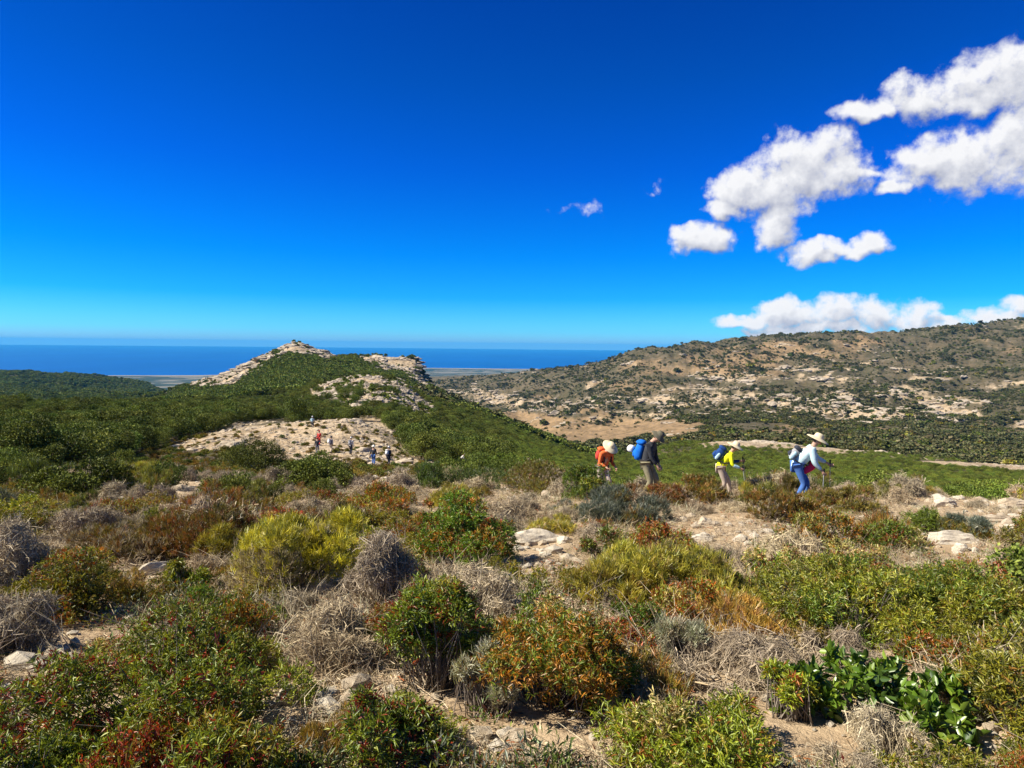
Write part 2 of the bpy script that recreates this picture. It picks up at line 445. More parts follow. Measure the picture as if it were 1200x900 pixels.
def H(x, y):
    x, y = np.asarray(x, float), np.asarray(y, float)
    r = np.hypot(x, y)
    z = H0(x, y)
    z = z + fbm(x, y, 1.7, 4, 1) * 0.10 * sst(r, 0.5, 3) * (1 - sst(r, 60, 200))
    z = z + fbm(x, y, 9, 3, 5) * 0.35 * sst(r, 10, 40) * (1 - sst(r, 300, 700))
    z = z + fbm(x, y, 45, 5, 9) * 2.6 * sst(r, 90, 320) * (1 - sst(r, 4000, 6000) * 0.8)
    rid = 1 - np.abs(fbm(x + .4 * y, y, 240, 6, 14)) * 2.2
    far = sst(r, 700, 1300) * (1 - sst(r, 3600, 5200))
    z = z + (rid - 0.60) * 27.0 * far
    z = z + fbm(x, y, 90, 6, 20) * 10.0 * far
    # crag on the far hill top and broken rock along the mountain
    cx, cr = to_px(np.stack([x, y, z], -1))
    crag = np.exp(-((cx - 345) / 34) ** 2 - ((r - 905) / 60) ** 2) + 0.6 * np.exp(-((cx - 478) / 20) ** 2 - ((r - 1000) / 60) ** 2)
    z = z + crag * np.abs(fbm(x, y, 22, 4, 31)) * 14
    return z


def at(c, r, ymin=1.0, ymax=9000.0):
    """the ground point seen at photo pixel (c, r)"""
    d = px_dir(c, r)
    t = np.exp(np.linspace(math.log(ymin), math.log(ymax), 900)) / d[1]
    P = t[:, None] * d
    g = H(P[:, 0], P[:, 1]) - P[:, 2]
    k = np.argmax(g > 0)
    if g[k] <= 0: k = len(t) - 1
    if k > 0:
        f = g[k - 1] / (g[k - 1] - g[k] + 1e-12)
        q = P[k - 1] + (P[k] - P[k - 1]) * f
    else: q = P[0]
    return float(q[0]), float(q[1]), float(H(q[0], q[1]))


# ------------------------------------------------------------------ what grows and lies where (marks on the ground, in world space)
def blobs(cx, cr, L, soft=0.35):
    """L: (col, row, half width, half height, value) in the photo's view of the ground"""
    v = np.zeros_like(cx)
    for c, r, a, b, *k in L:
        q = np.sqrt(((cx - c) / a) ** 2 + ((cr - r) / b) ** 2)
        v = np.maximum(v, (1 - sst(q, 1 - soft, 1 + soft)) * (k[0] if k else 1.0))
    return v

HILL_ROCK = [(250,446,34,9),(268,438,26,8),(285,429,22,8),(308,417,16,6),(345,408,30,7),(372,412,26,5),(385,418,14,4),(445,422,24,6),(468,424,16,7),(482,430,11,12),(460,432,26,5),(495,446,14,10),(512,458,14,7),
             (425,452,62,13),(395,464,36,10),(455,464,46,14),(430,474,50,8,.8),(482,472,34,12),(360,470,30,5,0.7),(340,480,24,5,0.7),(500,485,26,8,.8),(470,488,30,8,.7),(395,475,26,7),(420,482,20,5),(450,494,40,6,.8),(520,476,20,4,.8)]
SHELF = [(330,512,85,16),(400,505,75,18),(440,520,70,22),(470,540,50,10,.8),(250,520,40,7,.9),(215,526,28,4,.9),(380,530,95,14),(560,548,30,3,.5),(545,520,30,3,.6),(500,520,20,8,.6)]
CLEAR = [(640,496,46,9),(610,490,26,7),(720,505,70,11),(770,503,60,12),(660,512,60,5),(700,515,60,6),(570,486,30,3,.7),(590,470,24,4,.5),(645,465,18,4,.6),(680,478,18,4,.7),(610,498,60,2.2)]
ROCKY = [(1085,478,34,13),(1030,487,40,8),(1120,486,24,7),(985,467,22,8),(1050,458,28,6),(975,478,60,6,.8),(925,470,50,6,.7),(900,485,60,5,.7),(850,465,60,5,.6),(790,470,60,6,.6),(960,444,40,4,.6),
         (820,455,60,4,.5),(880,442,50,4,.5),(1070,432,30,4,.7),(940,432,30,3,.6),(1010,425,40,3,.5),(700,470,40,5,.5),(760,485,40,5,.5),(830,440,30,3,.5),(1160,455,20,4,.6),(1140,470,20,4,.6),
         (640,478,60,6,.4),(600,470,50,6,.5),(560,462,40,6,.5),(1000,494,60,4,.6),(1190,448,20,3,.5)]
PALE = [(1150,520,46,7),(1165,528,40,7),(1120,545,50,4),(1185,550,40,5),(1085,512,28,4),(870,520,50,5),(835,527,24,3),(960,526,60,3),(1000,530,50,2.5),(905,520,30,4),(1150,505,40,3,.6),(1190,510,30,4,.6),(1080,538,40,2,.5)]
BROWN = [(1000,508,60,6,.8),(940,505,60,4,.6),(860,430,80,14,.75),(930,412,90,10,.7),(780,432,50,14,.55),(1010,402,30,5,.9),(870,410,60,7,.5),(1180,410,40,8,.5),(760,455,60,8,.5),(700,490,60,8,.5)]


def zones(x, y, z):
    cx, cr = to_px(np.stack([x, y, z], -1)); r = np.hypot(x, y)
    n = fbm(x, y, np.maximum(r, 1) * 0 + 14, 3, 40); nl = fbm(x, y, 90, 4, 44)
    hill = (r > 120) & (r < 1500) & (cx < 640)
    sh = (r > 45) & (r < 150) & (cx > 120) & (cx < 620)
    mt = (r > 420)
    rock = np.zeros_like(cx); brown = np.zeros_like(cx)
    k = 0.22 * n
    rock = np.where(hill, blobs(cx + n * 8, cr + n * 5, HILL_ROCK, .5) * np.clip(1.1 + 1.1 * fbm(x, y, 22, 3, 47), .35, 1), rock)
    rock = np.where(sh, np.maximum(rock, blobs(cx + n * 12, cr + n * 4, SHELF)), rock)
    far = mt & (cx > 500) & (r > np.where(cx > 560, 440, 560))
    nn = 16 * nl
    rm = blobs(cx + nn * 2, cr + nn * .6, ROCKY, 0.5)
    rm = np.maximum(rm * (1.0 + 1.0 * n), 0)
    rock = np.where(far, np.maximum(rm, np.clip(nl * 1.9 - 0.35, 0, 0.7)), rock)
    brown = np.where(far, np.clip(np.maximum(blobs(cx + nn * 2, cr + nn, BROWN, .6) + .5 * nl, blobs(cx + nn * 2.5, cr + nn * .5 + n * 3, CLEAR, .5) * 1.1) , 0, 1), brown)
    clear = np.where(far, np.clip(blobs(cx + nn * 2.5, cr + nn * .5 + n * 3, CLEAR, .5) * 1.1, 0, 1), 0)
    pl = (r > 330) & (r < 760) & (cx > 780)
    rock = np.where(pl, np.maximum(rock, blobs(cx + nn, cr + nn * .3, PALE, .35) * 1.0), rock)
    return np.clip(rock, 0, 1), np.clip(brown, 0, 1), np.clip(clear, 0, 1), cx, cr, r


# ------------------------------------------------------------------ ground sheet
fa = np.linspace(R(-47), R(47), 1150)
sa = np.linspace(R(47), R(313), 150)[1:-1]
AZG = np.concatenate([fa, sa])
RG = np.exp(np.linspace(math.log(0.35), math.log(15500), 860))
A, RR = np.meshgrid(AZG, RG)
X, Y = np.sin(A) * RR, np.cos(A) * RR
Z = H(X, Y)
zr, zb, zc, cx_, cr_, r_ = zones(X, Y, Z)
nA, nR = len(AZG), len(RG)
ii = np.arange(nR - 1)[:, None] * nA; jj = np.arange(nA)[None, :]; jn = (jj + 1) % nA
quads = np.stack([ii + jj, ii + jn, ii + nA + jn, ii + nA + jj], -1).reshape(-1, 4)
V = np.stack([X, Y, Z], -1).reshape(-1, 3)
V = np.vstack([V, [[0, 0, float(H(0.0, 0.35))]]])
near = 1 - sst(RR, 25, 60)
ccol = np.stack([zr, zb, near], -1).reshape(-1, 3)
ccol = np.vstack([ccol, [[0, 0, 1]]])
me_ground = mesh_np('ground', V, quads[:, ::-1], [], ccol, smooth=True)

m, b = mat_new('earth_and_rock'); t = m.node_tree
geo = b.node('ShaderNodeNewGeometry'); P = geo.outputs['Position']
at_ = b.node('ShaderNodeAttribute', attribute_name='Col')
se = b.node('ShaderNodeSeparateColor'); t.links.new(at_.outputs['Color'], se.inputs[0])
rockm, brownm, nearm = se.outputs[0], se.outputs[1], se.outputs[2]
nf = b.noise(P, 9.0, 6, 0.65); nm = b.noise(P, 0.9, 6, 0.6); nL = b.noise(P, 0.06, 7, 0.65); nXL = b.noise(P, 0.012, 8, 0.7); nfine = b.noise(P, 60, 4, 0.6)
# near ground: pale stony earth with dead litter
soil = b.mix(b.node_out_maprange(nm, 0.35, 0.65), (0.34, 0.245, 0.15), (0.50, 0.385, 0.255))
soil = b.mix(b.node_out_maprange(nf, 0.5, 0.72, 0, 0.7), soil, (0.17, 0.12, 0.075))
soil = b.mix(b.node_out_maprange(nfine, 0.55, 0.75, 0, 0.5), soil, (0.5, 0.43, 0.32))
veg = b.mix(b.node_out_maprange(nXL, 0.35, 0.65), (0.066, 0.062, 0.032), (0.118, 0.092, 0.055))
veg = b.mix(b.node_out_maprange(nL, 0.45, 0.7, 0, 0.7), veg, (0.150, 0.122, 0.085))
scrub = b.mix(b.node_out_maprange(nL, 0.35, 0.65), (0.18, 0.127, 0.070), (0.30, 0.205, 0.115))
rk = b.mix(b.node_out_maprange(nL, 0.3, 0.7), (0.33, 0.245, 0.155), (0.46, 0.36, 0.24))
rk = b.mix(b.node_out_maprange(nm, 0.5, 0.75, 0, 0.5), rk, (0.17, 0.14, 0.10))
rm2 = b.node_out_maprange(b.m('ADD', rockm, b.m('MULTIPLY_ADD', nL, 0.5, -0.25)), 0.3, 0.62)
bm2 = b.node_out_maprange(b.m('ADD', brownm, b.m('MULTIPLY_ADD', nXL, 0.6, -0.3)), 0.25, 0.75)
ng_ = b.noise(P, 0.28, 9, 0.75); nh_ = b.noise(P, 0.05, 10, 0.75)
rk = b.mix(b.node_out_maprange(ng_, 0.52, 0.62, 0, 0.75), rk, (0.13, 0.105, 0.065))
rk = b.mix(b.node_out_maprange(ng_, 0.47, 0.38, 0, 0.6), rk, (0.50, 0.43, 0.33))
veg = b.mix(b.node_out_maprange(nh_, 0.50, 0.60, 0, 0.7), veg, (0.055, 0.052, 0.03))
veg = b.mix(b.node_out_maprange(nh_, 0.45, 0.35, 0, 0.55), veg, (0.23, 0.185, 0.135))
scrub = b.mix(b.node_out_maprange(nh_, 0.52, 0.64, 0, 0.6), scrub, (0.12, 0.09, 0.05))
c = b.mix(bm2, veg, scrub)
c = b.mix(rm2, c, rk)
c = b.mix(nearm, c, soil)
# the coastal plain: dry fields and dark hedges
sp = b.node('ShaderNodeSeparateXYZ'); t.links.new(P, sp.inputs[0])
plain = b.node_out_maprange(sp.outputs[2], -300, -270, 1.0, 0.0)
vo = b.node('ShaderNodeTexVoronoi'); t.links.new(P, vo.inputs['Vector']); vo.inputs['Scale'].default_value = 0.0042
vs = b.node('ShaderNodeSeparateColor'); t.links.new(vo.outputs['Color'], vs.inputs[0])
pc = b.mix(b.node_out_maprange(b.m('ADD', b.m('MULTIPLY', vs.outputs[0], 0.5), b.noise(P, 0.0015, 8, .7)), 0.6, 1.0), (0.03, 0.048, 0.036), (0.19, 0.175, 0.14))
coast = b.node_out_maprange(b.m('ADD', sp.outputs[2], b.m('MULTIPLY', b.noise(P, 0.001, 4, .6), 4)), -347.5, -343.0, 1.0, 0.0)
pc = b.mix(coast, pc, (0.30, 0.25, 0.20))
c = b.mix(plain, c, pc)
p = b.node('ShaderNodeBsdfPrincipled'); t.links.new(c, p.inputs['Base Color']); p.inputs['Roughness'].default_value = 0.95; p.inputs['Specular IOR Level'].default_value = 0.08
bu = b.node('ShaderNodeBump'); bu.inputs['Strength'].default_value = 0.8; bu.inputs['Distance'].default_value = 0.05
t.links.new(b.m('ADD', nf, b.m('MULTIPLY', nfine, 0.3)), bu.inputs['Height'])
bu2 = b.node('ShaderNodeBump'); bu2.inputs['Strength'].default_value = 0.8; bu2.inputs['Distance'].default_value = 7.0
t.links.new(b.m('MULTIPLY', nL, b.m('SUBTRACT', 1.0, nearm)), bu2.inputs['Height']); t.links.new(bu.outputs[0], bu2.inputs['Normal'])
t.links.new(bu2.outputs[0], p.inputs['Normal'])
o = b.node('ShaderNodeOutputMaterial'); t.links.new(p.outputs[0], o.inputs[0])
me_ground.materials.append(m)
tag(link('ground', me_ground), kind='structure')

# sea
a = np.linspace(0, 2 * math.pi, 361)[:-1]
rs = np.array([1.0, 3000, 8000, 16000, 30000, 62000.0])
Vs = np.array([[math.sin(q) * r, math.cos(q) * r, SEA] for r in rs for q in a])
n = len(a); i = np.arange(len(rs) - 1)[:, None] * n; j = np.arange(n)[None]; jn = (j + 1) % n
qs = np.stack([i + j, i + jn, i + n + jn, i + n + j], -1).reshape(-1, 4)
me = mesh_np('sea', Vs, qs[:, ::-1], [])
m, b = mat_new('sea_water'); t = m.node_tree
g = b.node('ShaderNodeNewGeometry')
mp = b.node('ShaderNodeMapping'); t.links.new(g.outputs['Position'], mp.inputs[0]); mp.inputs['Scale'].default_value = (1, 0.35, 1)
nw = b.noise(mp.outputs[0], 0.0007, 6, 0.6)
p = b.node('ShaderNodeBsdfPrincipled')
t.links.new(b.mix(b.node_out_maprange(nw, 0.3, 0.7), (0.0001, 0.066, 0.27), (0.0002, 0.082, 0.33)), p.inputs['Base Color'])
p.inputs['Roughness'].default_value = 0.6; p.inputs['Specular IOR Level'].default_value = 0.12
o = b.node('ShaderNodeOutputMaterial'); t.links.new(p.outputs[0], o.inputs[0])
me.materials.append(m)
tag(link('sea', me), kind='structure')

# air
bm = bmesh.new(); bmesh.ops.create_cube(bm, size=1.0)
mh = bpy.data.meshes.new('haze'); bm.to_mesh(mh); bm.free()
m, b = mat_new('air'); t = m.node_tree
pv = b.node('ShaderNodeVolumePrincipled'); pv.inputs['Color'].default_value = (0.07, 0.50, 1.0, 1); pv.inputs['Density'].default_value = 2.3e-5; pv.inputs['Anisotropy'].default_value = 0.0
o = b.node('ShaderNodeOutputMaterial'); t.links.new(pv.outputs[0], o.inputs['Volume'])
mh.materials.append(m)
hz = link('haze', mh); zt = float(Z.max()) + 25
zbm = min(float(Z.min()), SEA) - 1.5
hz.scale = (130000, 130000, zt - zbm); hz.location = (0, 0, (zt + zbm) / 2)
tag(hz, 'thin blue air over the valley and the coast', kind='stuff')
# ------------------------------------------------------------------ plant builders (all vectorised)
def rdir(n, zmin=-0.1):
    v = rng.normal(size=(n, 3)); v = unit(v)
    v[:, 2] = np.where(v[:, 2] < zmin, -v[:, 2], v[:, 2])
    return unit(v)


def perp(D):
    r = rng.normal(size=D.shape)
    return unit(np.cross(D, r))


def leaf_mesh(name, P, D, L, W, C, mat, fold=0.3, mid=0.45, two=False):
    """folded lance-shaped leaves: base, two edges, tip"""
    n = len(P)
    L = np.broadcast_to(L, n)[:, None]; W = np.broadcast_to(W, n)[:, None]
    S = perp(D); N = np.cross(S, D)
    N = np.where(N[:, 2:3] < 0, -N, N)
    droop = -0.12 * L * np.array([[0, 0, 1.0]])
    a = P; t = P + D * L + droop
    m_ = P + D * L * mid
    l = m_ + S * W * .5 + N * W * fold; r = m_ - S * W * .5 + N * W * fold
    V = np.stack([a, l, t, r], 1).reshape(-1, 3)
    k = np.arange(n)[:, None] * 4
    Fq = np.concatenate([k + [0, 2, 1], k + [0, 3, 2]], 1).reshape(-1, 3)
    return mesh_np(name, V, Fq, mat, np.repeat(C, 4, 0))


def blade_mesh(name, P0, P1, P2, w0, w1, C, mat):
    """thin bent ribbons with two stretches"""
    n = len(P0)
    D = unit(P2 - P0); S = perp(D)
    w0 = np.broadcast_to(w0, n)[:, None]; w1 = np.broadcast_to(w1, n)[:, None]
    V = np.stack([P0 - S * w0, P0 + S * w0, P1 - S * w0 * .8, P1 + S * w0 * .8, P2 - S * w1, P2 + S * w1], 1).reshape(-1, 3)
    k = np.arange(n)[:, None] * 6
    Fq = np.concatenate([k + [0, 1, 3, 2], k + [2, 3, 5, 4]], 1).reshape(-1, 4)
    return mesh_np(name, V, Fq, mat, np.repeat(C, 6, 0))


def stem_mesh(name, P0, P1, r0, r1, C, mat, sides=4):
    """tapered round stems"""
    n = len(P0); D = unit(P1 - P0); S = perp(D); T = np.cross(D, S)
    r0 = np.broadcast_to(r0, n)[:, None]; r1 = np.broadcast_to(r1, n)[:, None]
    vs = []
    for Pp, rr in ((P0, r0), (P1, r1)):
        for i in range(sides):
            a = 2 * math.pi * i / sides
            vs.append(Pp + (S * math.cos(a) + T * math.sin(a)) * rr)
    V = np.stack(vs, 1).reshape(-1, 3); k = np.arange(n)[:, None] * (2 * sides)
    Fq = np.concatenate([k + [i, (i + 1) % sides, sides + (i + 1) % sides, sides + i] for i in range(sides)], 1).reshape(-1, 4)
    return mesh_np(name, V, Fq, mat, np.repeat(C, 2 * sides, 0))


def pick(n, pal, jit=0.22):
    """colours from a weighted palette"""
    w = np.array([p[0] for p in pal], float); w /= w.sum()
    c = np.array([p[1] for p in pal])[rng.choice(len(pal), n, p=w)]
    return c * (1 + rng.uniform(-jit, jit, (n, 1)))


def lumps(k, R_, Hh, spread=0.75):
    """centres and radii of the rounded masses a shrub is made of"""
    a = rng.uniform(0, 2 * math.pi, k); rr = np.sqrt(rng.uniform(0, 1, k)) * spread * R_
    hz = Hh * (1 - 0.45 * (rr / R_) ** 1.5) * rng.uniform(0.50, 1.12, k)
    rad = rng.uniform(0.24, 0.48, k) * min(R_, 1.25 * Hh)
    rad = np.minimum(rad, hz * 0.9)
    return np.stack([np.cos(a) * rr, np.sin(a) * rr, hz - rad * 0.9], 1), rad


def shoots(n, k, R_, Hh, squash=0.85, zmin=-0.35):
    c, rad = lumps(k, R_, Hh)
    i = rng.choice(k, n, p=rad ** 2 / (rad ** 2).sum())
    d = rdir(n, zmin)
    u = rng.uniform(0.62, 1.05, n) ** 0.7
    u = u * (1 + .22 * np.sin(d[:, 0] * 5 + i * 1.7) * np.cos(d[:, 1] * 6 + i) + (rng.random(n) < .06) * rng.uniform(.05, .35, n))
    tip = c[i] + d * (rad[i] * u)[:, None] * [1, 1, squash]
    tip[:, 2] = np.maximum(tip[:, 2], 0.02 * Hh)
    out = unit(d * 0.8 + rng.normal(size=(n, 3)) * 0.35 + [0, 0, 0.55])
    return tip, out, i, c, rad


def stems_for(tip, Hh, n, C, mat, rad=0.006):
    """branches from a common foot, forking once, to the tips"""
    sel = tip[rng.choice(len(tip), n, replace=n > len(tip))]
    foot = rng.normal(size=(n, 3)) * [0.06, 0.06, 0] + sel * [0.12, 0.12, 0] + [0, 0, -0.05]
    mid = foot * 0.45 + sel * 0.55 * [1, 1, 0.8] + rng.normal(size=(n, 3)) * 0.06 * Hh
    P0 = np.concatenate([foot, mid]); P1 = np.concatenate([mid, sel])
    r0 = np.concatenate([np.full(n, rad), np.full(n, rad * .6)]); r1 = np.concatenate([np.full(n, rad * .6), np.full(n, rad * .25)])
    return stem_mesh('stems', P0, P1, r0, r1, np.concatenate([pick(n, C)] * 2), mat)

GREY_STEM = [(3, (.16, .13, .105)), (2, (.24, .205, .17)), (1, (.09, .07, .055))]

PAL = {
 'green_red': [(5, (.105, .155, .022)), (2.4, (.17, .205, .03)), (2, (.055, .085, .02)), (1.4, (.13, .030, .016)), (.9, (.20, .05, .02))],
 'rust': [(4.4, (.30, .085, .020)), (1.2, (.15, .045, .016)), (3, (.12, .14, .022)), (1.4, (.18, .19, .03)), (1.2, (.25, .16, .07))],
 'lime': [(5, (.22, .26, .028)), (3, (.13, .17, .025)), (1, (.30, .24, .04)), (.6, (.22, .07, .025))],
 'olive': [(4, (.17, .165, .024)), (3, (.23, .21, .03)), (2, (.07, .08, .02)), (1.2, (.20, .10, .028)), (.6, (.23, .19, .10))],
 'amber': [(3, (.27, .15, .025)), (3, (.21, .175, .025)), (2, (.10, .085, .02)), (1, (.26, .12, .03))],
 'scrub': [(4, (.066, .076, .028)), (3, (.098, .102, .038)), (1, (.13, .11, .05))],
 'carpet': [(4, (.13, .175, .022)), (3, (.18, .215, .03)), (2, (.07, .095, .016))],
 'green': [(4, (.105, .145, .022)), (3, (.155, .19, .03)), (2, (.06, .08, .018))],
 'yellow': [(5, (.58, .47, .045)), (3, (.38, .34, .04)), (2, (.20, .19, .03)), (1, (.58, .46, .10))],
 'gold': [(5, (.47, .35, .055)), (3, (.33, .28, .045)), (2, (.32, .20, .07)), (1.5, (.13, .13, .03))],
 'silver': [(4, (.115, .135, .095)), (3, (.18, .195, .145)), (2, (.065, .08, .055)), (.6, (.26, .25, .19))],
 'dark': [(5, (.102, .130, .021)), (3, (.175, .200, .030)), (2, (.048, .062, .014)), (.6, (.15, .165, .035))],
 'grey': [(4, (.35, .285, .195)), (3, (.46, .385, .27)), (2, (.19, .15, .108)), (1, (.35, .27, .16))],
 'straw': [(4, (.44, .355, .225)), (3, (.34, .26, .16)), (2, (.24, .175, .11)), (1, (.52, .44, .30))],
 'pale': [(4, (.42, .42, .29)), (2, (.30, .32, .20)), (2, (.24, .22, .15))],
}


def cistus(pal, R_=0.6, Hh=0.5, ns=900, per=9, L=0.042, W=0.0085, k=11):
    tip, out, i, c, rad = shoots(ns, k, R_, Hh)
    n = ns * per
    s = np.repeat(np.arange(ns), per)
    back = rng.uniform(0, 0.06, n)[:, None]
    P = tip[s] - out[s] * back + rng.normal(size=(n, 3)) * 0.004
    D = unit(out[s] * rng.uniform(0.25, 1.0, (n, 1)) + rng.normal(size=(n, 3)) * 0.55)
    # colours: whole shoots green, some whole shoots red or dry, deeper leaves more often dead
    base = pick(ns, PAL[pal], 0.15); odd_l = rng.random(len(c)) < .28; alt = pick(ns, PAL[rng.choice(['rust', 'straw', 'olive', 'green'])], .2)
    base = np.where((odd_l[i] & (rng.random(ns) < .75))[:, None], alt, base); lump_t = rng.uniform(0.82, 1.18, len(c))
    C = base[s] * lump_t[i[s]][:, None]
    odd = rng.random(n) < 0.22
    C[odd] = pick(int(odd.sum()), PAL[pal]); C = C * [1.45, 1.42, .85]
    C *= 1 + rng.uniform(-.25, .25, (n, 1))
    me = leaf_mesh('foliage', P, D, L * rng.uniform(.6, 1.25, n), W * rng.uniform(.7, 1.3, n), np.clip(C, 0, .8), M_LEAF)
    return me, stems_for(tip, Hh, 130, GREY_STEM, M_TWIG, 0.0055)


def needle_bush(pal, R_=0.6, Hh=0.5, ns=700, per=11, L=0.075, W=0.0022, k=9, tight=0.45):
    """upright tufts of needle-like shoots"""
    tip, out, i, c, rad = shoots(ns, k, R_, Hh)
    n = ns * per; s = np.repeat(np.arange(ns), per)
    base = tip[s] - out[s] * L * 0.7 + rng.normal(size=(n, 3)) * 0.012
    D = unit(out[s] + [0, 0, .35] + rng.normal(size=(n, 3)) * tight)
    Ln = (L * rng.uniform(.55, 1.3, n))[:, None]
    mid = base + D * Ln * .5; end = base + D * Ln + rng.normal(size=(n, 3)) * 0.006
    odd_l = rng.random(len(c)) < (.05 if pal in ('yellow', 'gold') else .22); alt = pick(ns, PAL[rng.choice(['amber', 'straw', 'olive', 'grey'])], .2)
    C = np.where((odd_l[i] & (rng.random(ns) < .7))[:, None], alt, pick(ns, PAL[pal], .2))[s] * (1 + rng.uniform(-.25, .25, (n, 1))) * rng.uniform(.8, 1.15, len(c))[i[s]][:, None]
    me = blade_mesh('foliage', base, mid, end, W, W * .35, np.clip(C, 0, .8), M_LEAF)
    return me, stems_for(tip, Hh, 150, GREY_STEM, M_TWIG, 0.005)


def twig_bush(pal, R_=0.6, Hh=0.45, n=7000, L=0.09, W=0.0016, k=9):
    """dry tangle of grey twigs"""
    tip, out, i, c, rad = shoots(n, k, R_, Hh)
    tip = c[i] + (tip - c[i]) * rng.uniform(.55, 1.02, (n, 1))
    tip[:, 2] = np.maximum(tip[:, 2], 0.01)
    D = unit(out * .8 + rng.normal(size=(n, 3)) * .6)
    Ln = (L * rng.uniform(.4, 1.5, n))[:, None]
    b0 = tip - D * Ln; b0[:, 2] = np.maximum(b0[:, 2], 0)
    md = (tip + b0) / 2 + rng.normal(size=(n, 3)) * L * .12
    me = blade_mesh('foliage', b0, md, tip, W * rng.lognormal(0, .45, n), W * .4, pick(n, PAL[pal], .25), M_TWIG)
    return me, stems_for(tip * [1.05, 1.05, 1.1], Hh, 240, PAL['grey'], M_TWIG, 0.006)


def broadleaf(R_=0.6, Hh=0.45):
    ns, per = 260, 7
    tip, out, i, c, rad = shoots(ns, 8, R_, Hh)
    n = ns * per; s = np.repeat(np.arange(ns), per)
    P = tip[s] - out[s] * rng.uniform(0, .07, (n, 1))
    a = rng.normal(size=(n, 3)); D = unit(out[s] * .45 + a * .6 + [0, 0, .1])
    L = .075 * rng.uniform(.7, 1.2, n); W = .036 * rng.uniform(.75, 1.15, n)
    # six-sided leaves with a midrib
    S = perp(D); N = np.cross(S, D); N = np.where(N[:, 2:3] < 0, -N, N)
    Lc, Wc = L[:, None], W[:, None]
    pts = [P, P + D * Lc * .3 + S * Wc * .45 + N * Wc * .16, P + D * Lc * .68 + S * Wc * .42 + N * Wc * .16, P + D * Lc - N * Lc * .08,
           P + D * Lc * .68 - S * Wc * .42 + N * Wc * .16, P + D * Lc * .3 - S * Wc * .45 + N * Wc * .16]
    V = np.stack(pts, 1).reshape(-1, 3); kk = np.arange(n)[:, None] * 6
    Fq = np.concatenate([kk + [0, 3, 2, 1], kk + [0, 5, 4, 3]], 1).reshape(-1, 4)
    C = pick(ns, [(5, (.11, .19, .016)), (2, (.19, .27, .025)), (2, (.055, .10, .014)), (.4, (.30, .29, .05))], .15)[s] * (1 + rng.uniform(-.2, .2, (n, 1)))
    return mesh_np('foliage', V, Fq, M_GLOSSLEAF, np.repeat(C, 6, 0)), stems_for(tip, Hh, 70, GREY_STEM, M_TWIG, .006)


def dense_shrub(pal='dark', R_=1.2, Hh=1.0, n=9000, L=.045, k=16, W=.5):
    c, rad = lumps(k, R_, Hh, .72)
    i = rng.choice(k, n, p=rad ** 2 / (rad ** 2).sum())
    d = rdir(n, -.6)
    u = rng.uniform(.80, 1.04, n)
    wob = 1 + .16 * np.sin(d[:, 0] * 9 + i) * np.cos(d[:, 1] * 8 + i * 2)
    P = c[i] + d * (rad[i] * u * wob)[:, None]
    P[:, 2] = np.maximum(P[:, 2], .02)
    D = unit(d * .6 + rng.normal(size=(n, 3)) * .7 + [0, 0, .2])
    C = pick(n, PAL[pal], .2) * rng.uniform(.75, 1.25, k)[i][:, None]
    me = leaf_mesh('foliage', P, D, L * rng.uniform(.7, 1.3, n), L * W * rng.uniform(.8, 1.2, n), C, M_CROWN, .15)
    return me, stems_for(P, Hh, 60, GREY_STEM, M_TWIG, .02 * R_)


def tree_mesh(seed_pal, R_=1.7, Hh=2.6, n=2600, L=.17, k=13):
    """evergreen tree: crown of leaf sprays over a short forked trunk"""
    n = int(n * 1.5); L = L * .8
    a = rng.uniform(0, 2 * math.pi, k); rr = np.sqrt(rng.uniform(0, 1, k)) * .68 * R_
    rad = rng.uniform(.30, .48, k) * R_
    cz = Hh * rng.uniform(.42, .80, k) - .25 * rr
    c = np.stack([np.cos(a) * rr, np.sin(a) * rr, cz], 1)
    i = rng.choice(k, n, p=rad ** 2 / (rad ** 2).sum())
    d = rdir(n, -.75)
    P = c[i] + d * (rad[i] * rng.uniform(.72, 1.08, n))[:, None] * [1, 1, .85]
    P[:, 2] = np.maximum(P[:, 2], .12)
    D = unit(d * .55 + rng.normal(size=(n, 3)) * .7 + [0, 0, .15])
    C = pick(n, PAL[seed_pal], .2) * rng.uniform(.7, 1.3, k)[i][:, None]
    crown = leaf_mesh('crown', P, D, L * rng.uniform(.6, 1.3, n), L * .55 * rng.uniform(.7, 1.3, n), C, M_CROWN, .15)
    P0 = [[0, 0, -.3], [.04, 0, .45]]; P1 = [[.04, 0, .45], [.0, .06, .9]]; r0 = [.11, .085]; r1 = [.085, .06]
    for q in c[:9]:
        P0.append([.03, .02, .5 + .3 * rng.random()]); P1.append(q); r0.append(.06); r1.append(.02)
    trunk = stem_mesh('trunk', np.array(P0, float), np.array(P1, float), np.array(r0), np.array(r1), np.full((len(P0), 3), .1), M_BARK, 7)
    return crown, trunk


def blob_mesh(pal, n=110, L=.55, k=5):
    n = int(n * 1.6); L = L * .72
    """far bush or tree: a loose cluster of leaf sprays one unit across"""
    a = rng.uniform(0, 2 * math.pi, k); rr = rng.uniform(0, .45, k)
    c = np.stack([np.cos(a) * rr, np.sin(a) * rr, rng.uniform(.2, .55, k)], 1); rad = rng.uniform(.3, .45, k)
    i = rng.integers(0, k, n); d = rdir(n, -.5)
    P = c[i] + d * rad[i][:, None] * rng.uniform(.8, 1.1, (n, 1)); P[:, 2] = np.maximum(P[:, 2], -.1)
    D = unit(d * .3 + rng.normal(size=(n, 3)))
    C = pick(n, PAL[pal], .25) * rng.uniform(.75, 1.25, k)[i][:, None]
    return leaf_mesh('blob', P, D, L * rng.uniform(.6, 1.2, n), L * .7, C, M_CROWN, .1)


